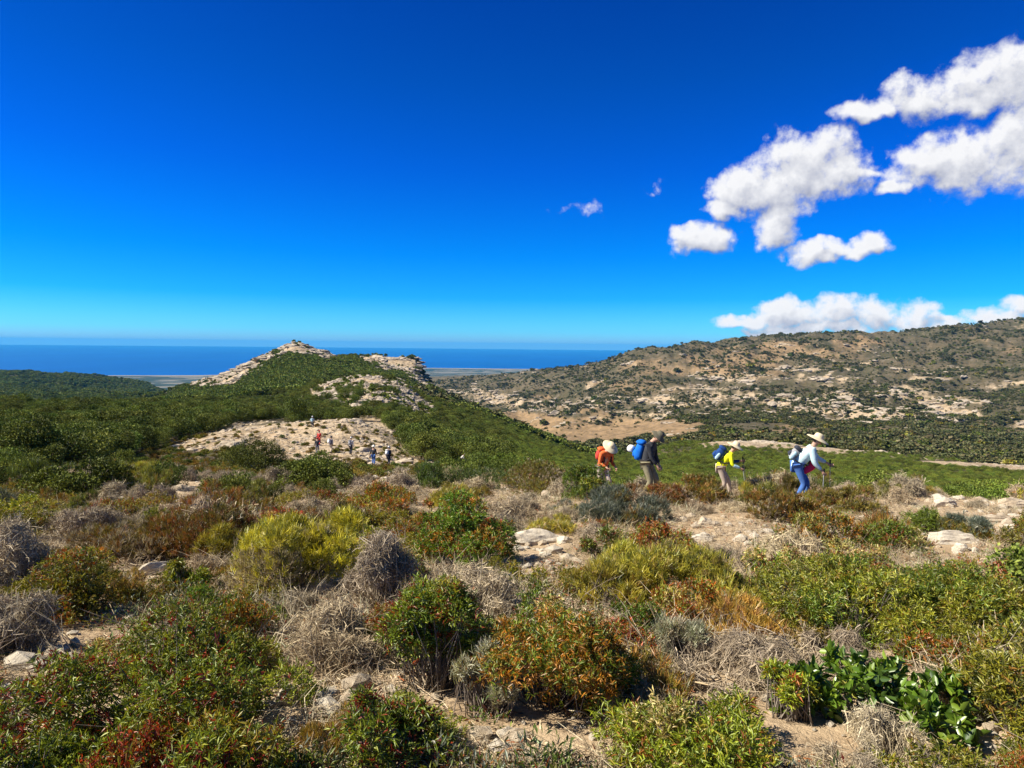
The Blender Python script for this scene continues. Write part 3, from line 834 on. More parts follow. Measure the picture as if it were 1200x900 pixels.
def rock_mesh(name, mat, sx=1, sy=1, sz=.6, sub=3, seed=0, rough=.22, flat=0):
    bm = bmesh.new(); bmesh.ops.create_icosphere(bm, subdivisions=sub, radius=1.0)
    r_ = np.random.default_rng(seed)
    planes = unit(r_.normal(size=(9, 3))); dist = r_.uniform(.55, .85, 9)
    for v in bm.verts:
        p = np.array(v.co)
        for q, dd in zip(planes, dist):
            t = p @ q
            if t > dd: p = p - q * (t - dd) * .92
        nn = gnoise(p[0] * 2.3 + seed * 3, p[1] * 2.3 + p[2] * 3.1, 60 + seed % 5) * rough + gnoise(p[0] * 6 + p[2] * 4, p[1] * 6 - p[2] * 5, 66) * rough * .35
        p = p * (1 + float(nn))
        v.co = Vector((p[0] * sx, p[1] * sy, max(p[2], -.5) * sz))
    me = bpy.data.meshes.new(name); bm.to_mesh(me); bm.free(); me.materials.append(mat)
    return me


# scattering of the uncountable --------------------------------------------
PROTO_N = [0]
def scatter(name, protos, P, rotz, scale, idx, label, tilt=None):
    """one object holding many copies of a few small meshes (kind: stuff)"""
    n = len(P)
    if n == 0: return None
    col = bpy.data.collections.new(name + '_kinds')
    for k, me in enumerate(protos):
        PROTO_N[0] += 1
        o = bpy.data.objects.new('%s_kind_%03d' % (name, k), me); col.objects.link(o)
    me = bpy.data.meshes.new(name)
    me.vertices.add(n); me.vertices.foreach_set('co', np.ascontiguousarray(P, np.float32).ravel())
    rot = np.zeros((n, 3), np.float32); rot[:, 2] = rotz
    if tilt is not None: rot[:, :2] = tilt
    if np.ndim(scale) == 1: scale = np.repeat(np.asarray(scale)[:, None], 3, 1)
    for nm, ty, data in (('rot', 'FLOAT_VECTOR', rot), ('scl', 'FLOAT_VECTOR', np.asarray(scale, np.float32)), ('idx', 'INT', np.asarray(idx, np.int32))):
        a = me.attributes.new(nm, ty, 'POINT')
        a.data.foreach_set('vector' if ty == 'FLOAT_VECTOR' else 'value', np.ascontiguousarray(data).ravel())
    o = link(name, me)
    ng = bpy.data.node_groups.new(name + '_scatter', 'GeometryNodeTree')
    ng.interface.new_socket('Geometry', in_out='INPUT', socket_type='NodeSocketGeometry')
    ng.interface.new_socket('Geometry', in_out='OUTPUT', socket_type='NodeSocketGeometry')
    N = ng.nodes.new; gi, go = N('NodeGroupInput'), N('NodeGroupOutput')
    mp = N('GeometryNodeMeshToPoints'); ip = N('GeometryNodeInstanceOnPoints'); ci = N('GeometryNodeCollectionInfo')
    ci.inputs['Collection'].default_value = col; ci.inputs['Separate Children'].default_value = True; ci.inputs['Reset Children'].default_value = True
    ip.inputs['Pick Instance'].default_value = True
    Lk = ng.links.new
    Lk(gi.outputs[0], mp.inputs[0]); Lk(mp.outputs[0], ip.inputs['Points']); Lk(ci.outputs[0], ip.inputs['Instance'])
    for nm, ty, sk in (('rot', 'FLOAT_VECTOR', 'Rotation'), ('scl', 'FLOAT_VECTOR', 'Scale'), ('idx', 'INT', 'Instance Index')):
        na = N('GeometryNodeInputNamedAttribute'); na.data_type = ty; na.inputs[0].default_value = nm
        Lk(na.outputs[0], ip.inputs[sk])
    Lk(ip.outputs[0], go.inputs[0])
    md = o.modifiers.new('scatter', 'NODES'); md.node_group = ng
    tag(o, label, kind='stuff')
    return o


def cand(n, r0, r1, a0=-44, a1=44, power=1.0):
    """random ground points between two distances, evenly per area**power"""
    u = rng.random(n)
    if power == 1.0: r = np.sqrt(r0 ** 2 + u * (r1 ** 2 - r0 ** 2))
    else: r = r0 * (r1 / r0) ** u
    a = np.radians(rng.uniform(a0, a1, n))
    x, y = np.sin(a) * r, np.cos(a) * r
    z = H(x, y)
    return x, y, z, r
# ------------------------------------------------------------------ people
def cloth(name, c, n=.15): return mat_simple(name, c, .85, n, 18, .1, .25)
M_SKIN = mat_simple('skin', (.46, .27, .19), .55, .06, 8, .3)
M_EYE = mat_simple('eye', (.02, .015, .012), .3, 0, 5, .5)
SKINJOBS = []


def skin_job(name, chains, mat, parent, sub=1, root=0):
    """one continuous surface grown over joined chains; chains: list of [(point, radius), ...]; equal points are joined"""
    pts, rad, edges, key = [], [], [], {}
    for ch in chains:
        prev = None
        for p, r_ in ch:
            k = tuple(round(v, 4) for v in p)
            if k not in key:
                key[k] = len(pts); pts.append(Vector(p)); rad.append(r_ if isinstance(r_, tuple) else (r_, r_))
            i = key[k]
            if prev is not None and prev != i: edges.append((prev, i))
            prev = i
    me = bpy.data.meshes.new(name); me.from_pydata(pts, edges, []); me.update()
    o = link(name, me, parent)
    md = o.modifiers.new('skin', 'SKIN'); md.use_smooth_shade = True
    for i, v in enumerate(me.skin_vertices[0].data):
        v.radius = rad[i]; v.use_root = (i == root)
    if sub:
        s_ = o.modifiers.new('sub', 'SUBSURF'); s_.levels = s_.render_levels = sub
    SKINJOBS.append((o, mat))
    return o


def finish_skins():
    bpy.context.view_layer.update()
    dg = bpy.context.evaluated_depsgraph_get()
    res = [(o, m_, bpy.data.meshes.new_from_object(o.evaluated_get(dg))) for o, m_ in SKINJOBS]
    for o, m_, me in res:
        o.modifiers.clear(); old = o.data; me.name = o.name; o.data = me
        me.materials.clear(); me.materials.append(m_); bpy.data.meshes.remove(old)


def lathe(name, prof, mat, parent, M=None, seg=28, wob=0.0):
    V, Fq = [], []
    for k, (r_, z_) in enumerate(prof):
        for i in range(seg):
            a = 2 * math.pi * i / seg
            w_ = 1 + wob * math.sin(2 * a + .6) * (k < 3)
            V.append(Vector((r_ * math.cos(a), r_ * .88 * math.sin(a), z_ + wob * .06 * math.cos(2 * a) * (k < 3) * w_)))
    for k in range(len(prof) - 1):
        for i in range(seg):
            Fq.append((k * seg + i, k * seg + (i + 1) % seg, (k + 1) * seg + (i + 1) % seg, (k + 1) * seg + i))
    Fq.append(tuple(range((len(prof) - 1) * seg, len(prof) * seg)))
    if M is not None: V = [M @ v for v in V]
    me = bpy.data.meshes.new(name); me.from_pydata(V, [], Fq); me.materials.append(mat)
    for p_ in me.polygons: p_.use_smooth = True
    me.update()
    return link(name, me, parent)


def soft_box(name, size, mat, parent, M, bev=.06, bulge=.12, seg=3):
    bm = bmesh.new(); bmesh.ops.create_cube(bm, size=1.0)
    bmesh.ops.subdivide_edges(bm, edges=bm.edges[:], cuts=3, use_grid_fill=True)
    for v in bm.verts:
        x_, y_, z_ = v.co * 2
        k = 1 - .13 * (x_ * x_ + y_ * y_ + z_ * z_ - 1)
        tp = 1 - .14 * max(z_, 0) ** 2
        v.co = Vector((x_ * size[0] * .5 * k * tp * (1 + bulge * (1 - z_ * z_) * (x_ < 0)), y_ * size[1] * .5 * k * tp, z_ * size[2] * .5 * k))
        v.co += Vector((gnoise(x_ * 1.7, z_ * 2.1 + y_, 77), gnoise(y_ * 1.7 + 4, z_ * 2.3, 78), 0)) * .012
    me = bpy.data.meshes.new(name)
    for v in bm.verts: v.co = M @ v.co
    bm.to_mesh(me); bm.free(); me.materials.append(mat)
    for p_ in me.polygons: p_.use_smooth = True
    return link(name, me, parent)


def tube(name, pts, r_, mat, parent):
    P0 = np.array(pts[:-1], float); P1 = np.array(pts[1:], float)
    r_ = np.broadcast_to(r_, len(pts))
    return link(name, stem_mesh(name, P0, P1, r_[:-1], r_[1:], np.full((len(P0), 3), .5), mat, 8), parent)


def hand_chains(wrist, aim, up, side, scale=1.0, curl=.9):
    """palm, four unequal bent fingers and a side thumb"""
    aim = aim.normalized(); up = (up - aim * up.dot(aim)).normalized(); lat = aim.cross(up) * side
    s_ = scale; pl = wrist + aim * .085 * s_
    ch = [[(wrist, .024), (wrist + aim * .045 * s_, (.036, .018)), (pl, (.038, .016))]]
    for i, (o_, L_) in enumerate(((-.030, .068), (-.010, .078), (.011, .073), (.031, .058))):
        b_ = pl + lat * o_ * s_
        p1 = b_ + (aim * math.cos(.25 * curl) - up * math.sin(.25 * curl)) * L_ * .45 * s_
        p2 = p1 + (aim * math.cos(1.0 * curl) - up * math.sin(1.0 * curl)) * L_ * .32 * s_
        p3 = p2 + (aim * math.cos(1.7 * curl) - up * math.sin(1.7 * curl)) * L_ * .26 * s_
        ch.append([(pl, (.038, .016)), (b_, .0095), (p1, .009), (p2, .0085), (p3, .0075)])
    t0 = wrist + aim * .035 * s_
    t1 = t0 - lat * .035 * s_ + aim * .02 * s_ - up * .01; t2 = t1 - lat * .012 * s_ + aim * .03 * s_ - up * .015; t3 = t2 + aim * .024 * s_ - up * .012 + lat * .008
    ch.append([(wrist + aim * .045 * s_, (.036, .018)), (t1, .012), (t2, .0105), (t3, .009)])
    return ch


def make_person(loc, rz, label, h=1.7, lean=10, headp=10, hands=None, feet=None, top=None, sleeve=None, legs=None, hat=None, hatm=None, hair=(.10, .07, .05),
                fingers=True, crouch=0.0, shirt_long=.0, near_=True, bulk=1.0):
    k = h / 1.75
    root = empty('person', loc, rz); tag(root, label, 'person', 'hikers crossing the ridge')
    la = R(lean); hp = .93 * k - crouch
    V3 = lambda x_, y_, z_: Vector((x_, y_, z_))
    pel = V3(-.05 * math.sin(la) * 3 * k, 0, hp)
    sp = lambda t, f=0: pel + V3(math.sin(la) * t + f * math.cos(la), 0, math.cos(la) * t - f * math.sin(la)) * k
    waist, chest, neckb = sp(.18), sp(.38), sp(.52)
    hd = la * .6 + R(headp)
    hv = lambda t, f=0: V3(math.sin(hd) * t + f * math.cos(hd), 0, math.cos(hd) * t - f * math.sin(hd)) * k
    neck = neckb + hv(.055); h0 = neck + hv(.05, .01); h1 = h0 + hv(.065, .015); h2 = h1 + hv(.075, -.012)
    head = [[(neckb, .075 * k), (neck, .055 * k), (h0, (.062 * k, .07 * k)), (h1, (.078 * k, .092 * k)), (h2, (.07 * k, .082 * k))],
            [(h0, (.062 * k, .07 * k)), (h0 + hv(-.012, .065), .034 * k)],                       # chin and mouth
            [(h1, (.078 * k, .092 * k)), (h1 + hv(-.022, .088), .017 * k), (h1 + hv(-.035, .108), .014 * k)]]   # nose
    for s_ in (1, -1): head.append([(h1, (.078 * k, .092 * k)), (h1 + V3(0, s_ * .08 * k, 0) + hv(-.02, -.005), .018 * k)])
    core = [[(pel, .125 * k), (waist, (.115 * k, .14 * k)), (chest, (.125 * k, .165 * k)), (neckb, .075 * k)]]
    if hands is None: hands = ((.10, .26, .78), (.10, -.26, .78))
    if feet is None: feet = ((.14, .11), (-.16, -.11))
    arms, shirt_arms, legc, trou, boots = [], [], [], [], []
    ends = []
    for s_, hnd in zip((1, -1), hands):
        shd = sp(.46) + V3(0, s_ * .185 * k, 0)
        H_ = Vector(hnd) * k
        d_ = H_ - shd; L_ = d_.length; ua, fa_ = .29 * k, .26 * k
        if L_ > (ua + fa_) * .98: H_ = shd + d_ * ((ua + fa_) * .98 / L_); d_ = H_ - shd; L_ = d_.length
        a_ = (ua * ua - fa_ * fa_ + L_ * L_) / (2 * L_); hh = math.sqrt(max(ua * ua - a_ * a_, 0))
        bend = V3(-1, s_ * .35, -.35); u_ = d_.normalized(); bend = (bend - u_ * bend.dot(u_)).normalized()
        elb = shd + u_ * a_ + bend * hh
        arms.append([(chest, (.125 * k, .165 * k)), (shd, .055 * k), (elb, .040 * k), (H_, .025 * k)])
        shirt_arms.append([(chest, (.145 * k, .185 * k)), (shd, .075 * k * bulk), ((shd + elb) / 2, .066 * k * bulk), (elb, .056 * k * bulk), (elb + (H_ - elb) * .86, .040 * k)])
        aim = (H_ - elb).normalized()
        if fingers: arms += [[(H_, .025 * k)] + c_[1:] if i == 0 else c_ for i, c_ in enumerate(hand_chains(H_, aim, V3(0, s_, .2), s_, k))]
        else: arms.append([(H_, .025 * k), (H_ + aim * .09 * k, (.035 * k, .02 * k)), (H_ + aim * .16 * k, .015 * k)])
        ends.append((H_, aim))
    for s_, (fx, fy) in zip((1, -1), feet):
        hip = pel + V3(0, s_ * .095 * k, -.05 * k); ank = V3(fx * k, fy * k, .09 * k)
        d_ = ank - hip; L_ = min(d_.length, .84 * k); ul = .43 * k
        a_ = L_ / 2; hh = math.sqrt(max(ul * ul - a_ * a_, 0)); u_ = d_.normalized(); bend = V3(1, 0, .1); bend = (bend - u_ * bend.dot(u_)).normalized()
        kne = hip + u_ * a_ + bend * hh
        toe = ank + V3(.17 * k, s_ * .02, -.055 * k)
        legc.append([(pel, .125 * k), (hip, .095 * k), ((hip + kne) / 2, .078 * k), (kne, .058 * k), ((kne + ank) / 2 + V3(-.015, 0, .02), .052 * k), (ank, .036 * k), (toe, .035 * k)])
        trou.append([(pel, .138 * k), (hip, .115 * k), ((hip + kne) / 2, .096 * k), (kne, .078 * k), ((kne + ank) / 2, .072 * k), (ank + V3(0, 0, .04 * k), .062 * k)])
        boots.append([(ank + V3(0, 0, .09 * k), .055 * k), (ank + V3(-.01, 0, -.01), .055 * k), (ank + V3(.07, 0, -.035) * k, .05 * k), (toe, .042 * k)])
    skin_job('body', core + head + arms + legc, M_SKIN, root, 1)
    skin_job('shirt', [[(pel + V3(0, 0, -.12 - shirt_long), .172 * k), (pel + V3(0, 0, .02), .165 * k), (waist, (.135 * k * bulk, .16 * k * bulk)), (chest, (.145 * k * bulk, .185 * k * bulk)), (neckb + (neckb - chest) * .1, .083 * k)]] + shirt_arms, top, root, 1)
    skin_job('trousers', trou, legs, root, 1)
    for b_ in boots: skin_job('boot', [b_], M_BOOT, root, 1)
    if near_:
        for s_ in (1, -1):
            bm = bmesh.new(); bmesh.ops.create_uvsphere(bm, u_segments=10, v_segments=8, radius=.011 * k, matrix=Matrix.Translation(h1 + V3(0, s_ * .032 * k, 0) + hv(.0, .086)))
            me = bpy.data.meshes.new('eye'); bm.to_mesh(me); bm.free(); me.materials.append(M_EYE); link('eye', me, root)
    hairm = cloth('hair_%02d' % (len(SKINJOBS) % 97), hair)
    skin_job('hair', [[(h0 + hv(.0, -.045), (.062 * k, .05 * k)), (h1 + hv(.01, -.03), (.084 * k, .085 * k)), (h2 + hv(.005, -.008), (.080 * k, .086 * k))]], hairm, root, 1)
    if hat:
        M = Matrix.Translation(h2 + hv(.012, -.0)) @ Matrix.Rotation(hd * 1.0, 4, 'Y') @ Matrix.Scale(k, 4)
        if hat == 'wide': lathe('sun_hat', [(.262, -.050), (.235, -.026), (.135, .0), (.110, .012), (.106, .05), (.088, .095), (.05, .112), (.012, .114)], hatm, root, M, wob=.06)
        elif hat == 'bucket': lathe('sun_hat', [(.205, -.055), (.18, -.028), (.115, .01), (.104, .015), (.098, .07), (.078, .10), (.02, .108)], hatm, root, M, wob=.05)
        else: lathe('cap', [(.125, -.02), (.110, .0), (.106, .03), (.085, .075), (.03, .095)], hatm, root, M)
    return root, dict(sp=sp, pel=pel, chest=chest, neckb=neckb, ends=ends, k=k, la=la, h1=h1, hv=hv)


M_BOOT = cloth('boot_leather', (.06, .045, .035))
def mw(root): return Matrix.Translation(root.location) @ Matrix.Rotation(root.rotation_euler.z, 4, 'Z')


def backpack(root, J, mat, label, size=(.24, .32, .50), off=-.27, up=.30, extra=None, trim=None):
    o = bpy.data.objects.new('backpack', None); COL.objects.link(o); o.empty_display_size = .1
    o.matrix_world = mw(root) @ Matrix.Translation(J['sp'](up, off)) @ Matrix.Rotation(J['la'], 4, 'Y') @ Matrix.Scale(J['k'], 4)
    tag(o, label, 'backpack', 'backpacks of the hikers')
    I = Matrix.Identity(4)
    soft_box('bag', size, mat, o, I)
    soft_box('pocket', (size[0] * .45, size[1] * .72, size[2] * .42), trim or mat, o, Matrix.Translation((-size[0] * .5, 0, -size[2] * .16)))
    soft_box('lid', (size[0] * 1.02, size[1] * .98, .11), trim or mat, o, Matrix.Translation((-.01, 0, size[2] * .46)))
    for s_ in (1, -1):
        y_ = s_ * .11
        tube('strap', [(size[0] * .45, y_, size[2] * .38), (size[0] * .45 + .12, y_ * 1.1, size[2] * .44), (size[0] * .45 + .27, y_ * 1.15, size[2] * .22), (size[0] * .45 + .30, y_ * 1.2, -.03), (size[0] * .45 + .16, y_ * 1.5, -size[2] * .34), (size[0] * .45, y_ * 1.4, -size[2] * .40)], .019, M_STRAP, o)
    if extra == 'roll': soft_box('rolled_cloth', (.16, .22, .17), M_WHITE, o, Matrix.Translation((-size[0] * .5 - .13, 0, -size[2] * .02)))
    if extra == 'bottle': soft_box('bottle', (.08, .08, .22), M_PALEBLUE, o, Matrix.Translation((-.02, -size[1] * .56, -size[2] * .2)))
    return o


def pole(root, J, i, tip, label):
    H_, aim = J['ends'][i]; M = mw(root)
    top_ = M @ (H_ + aim * .05 + Vector((0, 0, .10)))
    tp = M @ Vector(tip); g_ = float(H(tp.x, tp.y)); tp.z = g_
    o = bpy.data.objects.new('trekking_pole', None); COL.objects.link(o); o.location = tp
    tag(o, label, 'trekking pole', 'trekking poles of the hikers')
    d_ = top_ - tp; z0 = Vector((0, 0, 0))
    tube('shaft', [z0, d_ * .45, d_ * .84], [.005, .007, .009], M_POLE, o)
    tube('grip', [d_ * .84, d_ * .93, d_], [.015, .018, .020], M_GRIP, o)
    u_ = d_.normalized()
    tube('basket', [u_ * .07, u_ * .075], [.035, .035], M_GRIP, o)
    return o

M_STRAP = cloth('strap_webbing', (.03, .03, .035)); M_WHITE = cloth('white_cloth', (.74, .73, .70), .05); M_PALEBLUE = cloth('pale_blue_cloth', (.42, .62, .68), .08)
M_POLE = mat_simple('pole_metal', (.30, .30, .32), .35, .05, 5, .5); M_GRIP = cloth('grip_foam', (.02, .02, .022))
M_ORANGE = cloth('orange_red_cloth', (.72, .16, .05), .5); M_BLACK = cloth('black_cloth', (.045, .048, .055)); M_KHAKI = cloth('khaki_cloth', (.24, .22, .14))
M_OLIVEHAT = cloth('olive_hat', (.13, .12, .085)); M_CREAM = cloth('cream_hat', (.66, .57, .38), .08); M_BLUE = cloth('blue_nylon', (.015, .16, .62)); M_NAVY = cloth('navy_nylon', (.02, .06, .20))
M_YELLOW = cloth('yellow_nylon', (.80, .84, .02), .06); M_BEIGE = cloth('beige_cloth', (.42, .35, .29)); M_GREY = cloth('grey_cloth', (.30, .30, .31)); M_DARK = cloth('dark_cloth', (.04, .045, .06))
M_JEANS = cloth('jeans', (.07, .16, .42)); M_PINK = cloth('pink_cloth', (.80, .04, .13), .1); M_GREEN = cloth('green_cloth', (.03, .22, .14)); M_RED = cloth('red_cloth', (.50, .06, .05)); M_TAN = cloth('tan_cloth', (.50, .42, .32))
M_PALESHIRT = cloth('pale_blue_shirt', (.50, .68, .72), .08)


def spot(c, y_):
    x_ = (c - 600) / F * y_
    return x_, y_, float(H(x_, y_))

X_, Y_, Z_ = spot(709, 18.6)
p1, J = make_person((X_, Y_, Z_), R(-58), 'hiker in an orange and red top with a cream sun hat', 1.66, 24, 26, ((.30, .20, .95), (.34, -.16, .98)), ((.18, .1), (-.14, -.1)), M_ORANGE, None, M_BEIGE, 'wide', M_CREAM)
backpack(p1, J, M_RED, 'small dark red backpack on the hiker in orange', (.16, .26, .36), -.22, .30, None, M_ORANGE)
pole(p1, J, 1, (.48, -.2, 0), 'trekking pole in the right hand of the hiker in orange')
X_, Y_, Z_ = spot(762, 17.5)
p2, J = make_person((X_, Y_, Z_), R(-28), 'tall hiker in a black jacket and olive hat looking down', 1.84, 13, 36, ((.27, .10, .80), (.30, -.13, .80)), ((.12, .1), (-.10, -.1)), M_BLACK, None, M_KHAKI, 'bucket', M_OLIVEHAT, bulk=1.15)
backpack(p2, J, M_BLUE, 'bright blue backpack with a white roll on the hiker in black', (.20, .30, .48), -.24, .22, 'roll')
X_, Y_, Z_ = spot(851, 19.0)
p3, J = make_person((X_, Y_, Z_), R(-12), 'hiker in a bright yellow top leaning on trekking poles', 1.66, 34, 6, ((.50, .18, 1.10), (.46, -.20, .94)), ((.22, .1), (-.16, -.1)), M_YELLOW, None, M_BEIGE, 'wide', M_CREAM)
J3 = J
backpack(p3, J, M_NAVY, 'navy blue backpack on the hiker in yellow', (.22, .30, .42), -.25, .30, 'bottle')
pole(p3, J, 0, (.72, .2, 0), 'trekking pole in the left hand of the hiker in yellow'); pole(p3, J, 1, (.62, -.22, 0), 'trekking pole in the right hand of the hiker in yellow')
X_, Y_, Z_ = spot(943, 15.6)
p4, J = make_person((X_, Y_, Z_), R(-14), 'stooping hiker in a pale blue shirt with a pink jacket over one arm', 1.72, 38, 2, ((.60, .16, .96), (.42, -.20, .82)), ((.14, .1), (-.12, -.1)), M_PALESHIRT, None, M_JEANS, 'wide', M_CREAM, shirt_long=.05, bulk=1.28)
backpack(p4, J, M_GREY, 'small grey backpack low on the hiker in pale blue', (.16, .26, .30), -.21, .16, 'bottle', M_DARK)
pole(p4, J, 0, (.66, .16, 0), 'trekking pole in the left hand of the hiker in pale blue'); pole(p4, J, 1, (.42, -.26, 0), 'pale trekking pole in the right hand of the hiker in pale blue')
k_ = J['k']
skin_job('jacket', [[(J['sp'](.34, .22), (.05, .09)), (J['sp'](.16, .27), (.06, .11)), (J['sp'](.0, .24), (.055, .08)), (J['sp'](-.10, .18), (.035, .05))]], M_PINK, p4, 1)
skin_job('neckerchief', [[(J['neckb'] + Vector((.0, .0, .0)), .092), (J['sp'](.44, .12), .07), (J['sp'](.36, .15), .035)]], M_GREEN, p4, 1)
for a_, b_ in ((J3['ends'][1][0], 1),):
    pass
# pale sleeves under the yellow top
for s_, (H_, aim) in zip((1, -1), J3['ends']):
    skin_job('sleeve', [[(H_ - aim * .24, .056), (H_ - aim * .12, .050), (H_ - aim * .02, .038)]], M_PALEBLUE if s_ < 0 else M_NAVY, p3, 1)

FAR = [  # col, row of the feet, yaw, height, lean, top, legs, hat, hat material, pack, label, hands, crouch
 (366, 501, 95, 1.70, 8, M_GREY, M_DARK, 'cap', M_WHITE, M_PALEBLUE, 'farthest walker with a pale pack at the top of the rocky shelf', None, .25),
 (374, 522, 80, 1.66, 4, M_RED, M_RED, 'cap', M_RED, None, 'walker in dark red just behind the one in blue-grey', None, 0),
 (372, 533, 100, 1.72, 2, M_DARK, M_GREY, 'cap', M_RED, None, 'walker in a blue-grey top, nearest the left end of the line', ((.12, .22, .9), (.12, -.5, 1.15)), 0),
 (387.5, 531, 60, 1.70, 6, M_GREY, M_TAN, 'bucket', M_DARK, M_WHITE, 'walker in tan trousers with a dark hat and pale pack', None, 0),
 (411, 533, 80, 1.72, 6, M_WHITE, M_DARK, 'cap', M_WHITE, M_GREY, 'walker in a white shirt and dark trousers standing alone', None, 0),
 (437.5, 545, 85, 1.74, 3, M_BLACK, M_JEANS, 'bucket', M_WHITE, None, 'walker in a black top, blue jeans and white hat', ((.05, .34, .85), (.05, -.34, .85)), 0),
 (455, 546, 70, 1.72, 6, M_DARK, M_DARK, 'cap', M_WHITE, M_WHITE, 'walker in dark clothes with a white pack and white cap', None, 0),
 (541, 546, -12, 1.66, 38, M_WHITE, M_DARK, 'cap', M_WHITE, None, 'stooping walker in white half hidden by shrubs near the trees', ((.55, .2, .72), (.6, -.2, .7)), 0),
]
for c_, r_, yaw, h_, ln, tm, lm, ht, hm, pk, lab, hn, cr__ in FAR:
    P_ = at(c_, r_)
    q_, J = make_person(P_, R(yaw), lab, h_, ln, 8, hn, None, tm, None, lm, ht, hm, fingers=False, crouch=cr__, near_=False)
    if pk: backpack(q_, J, pk, 'backpack on the ' + lab.split(' with ')[0].split(' standing')[0], (.22, .30, .46), -.25, .30)
finish_skins()
PEOPLE_XY = [(o.location.x, o.location.y) for o in bpy.data.objects if o.name.split('.')[0] == 'person']
# ------------------------------------------------------------------ what can be seen from about the camera
RT = np.exp(np.linspace(math.log(1.0), math.log(6000), 500)); AT = np.radians(np.linspace(-50, 50, 500))
aa, rr = np.meshgrid(AT, RT, indexing='ij')
HS = H(np.sin(aa) * rr, np.cos(aa) * rr) / rr
RUN = np.maximum.accumulate(HS, 1)
def visible(x, y, z, h=3.0, margin=0.004):
    r = np.hypot(x, y); a = np.arctan2(x, y)
    i = np.clip(((a - AT[0]) / (AT[1] - AT[0])).astype(int), 0, 499)
    j = np.clip(((np.log(r * .985) - math.log(RT[0])) / (math.log(RT[1] / RT[0]))).astype(int), 0, 499)
    return (z + h) / r > RUN[i, j] - margin


WL = ([-400, -200, 0, 60, 110, 150, 195, 240, 280, 330, 360], [575, 566, 557, 554, 548, 536, 521, 508, 499, 491, 488])
def wood_mask(x, y, z):
    rock, brown, clear, cx, cr, r = zones(x, y, z)
    n = fbm(x, y, 16, 3, 51)
    left = (cx < 345) & (cr < np.interp(cx, *WL) + n * 8)
    mid = (cx >= 345) & (cx < 470) & (r > 98)
    clump = blobs(cx, cr, [(518, 528, 36, 16), (478, 502, 24, 6), (540, 535, 45, 10), (590, 548, 60, 8)], .2) > .5
    right = (cx >= 470) & (r > np.interp(cx, [470, 520, 600, 700, 800, 1300], [100, 82, 58, 48, 42, 44]))
    ok = left | mid | clump | right
    d = np.clip(1.1 - 1.35 * rock + 0.55 * n, 0, 1)
    d = np.where(clump, 1, d)
    return np.where(ok, d, 0), rock, brown, clear, cx, cr, r

# --- trees: kinds
TREES = [tree_mesh(p, R_, h_, n_, L_) for p, R_, h_, n_, L_ in
         [('dark', 1.7, 2.5, 2600, .17), ('dark', 1.9, 2.3, 2800, .17), ('green', 1.6, 2.2, 2400, .16), ('dark', 1.5, 2.9, 2500, .17), ('green', 1.9, 2.0, 2600, .15), ('carpet', 2.0, 1.9, 2600, .15), ('carpet', 1.7, 2.2, 2400, .15)]]
x, y, z, r = cand(60000, 34, 420, -44, 44, 0.5)
d, rock, brown, clear, cx, cr, r = wood_mask(x, y, z)
vis = visible(x, y, z, 3.0, .006)
keep = (rng.random(len(x)) < d) & vis
for (px_, py_) in PEOPLE_XY[4:]:
    pr_ = math.hypot(px_, py_); pc_ = float(to_px(np.array([px_, py_, 0.0]))[0])
    keep &= ~((np.hypot(x - px_, y - py_) < 2.2) | ((np.abs(cx - pc_) < 16) & (r < pr_) & (r > pr_ - 14)))
x, y, z, r, cx, cr, rock = [q[keep] for q in (x, y, z, r, cx, cr, rock)]
# thin out to a minimum spacing that grows a little with distance
order = np.argsort(r); cell = {}
sel = []
for i in order:
    low = cx[i] > 560                      # the right-hand slope carries a lower, tighter macchia
    sp = 1.15 if low else 2.15
    if r[i] > 150: sp *= 1 + (r[i] - 150) / 700
    gx, gy = int(x[i] // 2.5), int(y[i] // 2.5)
    hit = False
    for a_ in (-1, 0, 1):
        for b_ in (-1, 0, 1):
            for j in cell.get((gx + a_, gy + b_), ()):
                if (x[i] - x[j]) ** 2 + (y[i] - y[j]) ** 2 < sp * sp: hit = True; break
            if hit: break
        if hit: break
    if hit: continue
    cell.setdefault((gx, gy), []).append(i); sel.append(i)
sel = np.array(sel)
x, y, z, r, cx, cr = [q[sel] for q in (x, y, z, r, cx, cr)]
big = fbm(x, y, 22, 2, 70)
low = sst(cx, 540, 640)
s = (1.06 + .6 * big + rng.uniform(-.3, .4, len(x))) * (1 - low * .42)
s = np.where((cx < 320) & (r < 60), s * .9, s)
kind = rng.choice(5, len(x), p=[.22, .18, .26, .18, .16]); kind = np.where(rng.random(len(x)) < low * .75, rng.choice([2, 5, 6, 5, 6], len(x)), kind)
nearest = np.argsort(r)
isleft = cx < 430
pool = [i for i in nearest if cx[i] < 640 and r[i] < 120]
TREE_IND = pool[:240]
ind = np.zeros(len(x), bool); ind[TREE_IND] = True
first = {}
TREEPOS = []
for i in TREE_IND:
    k = int(kind[i])
    if k not in first:
        o = empty('evergreen_oak'); link('crown', TREES[k][0], o); link('trunk', TREES[k][1], o); first[k] = o
    else: o = copy_thing(first[k])
    o.location = (x[i], y[i], z[i] - .05); o.rotation_euler = (0, 0, rng.uniform(0, 6.28)); q = float(s[i]); o.scale = (q, q, q * rng.uniform(.85, 1.15))
    px_ = to_px(np.array([x[i], y[i], z[i] + 1]))
    TREEPOS.append((o, float(px_[0]), float(px_[1]), float(r[i]), k, q))
m_ = ~ind
rest = np.where(m_)[0]
scatter('macchia_wood', [t_[0] for t_ in TREES], np.stack([x, y, z - .05], 1)[rest], rng.uniform(0, 6.28, len(rest)), s[rest], kind[rest],
        'dense evergreen macchia wood covering the ridge slopes')
print('trees', len(x), 'individual', len(TREE_IND))

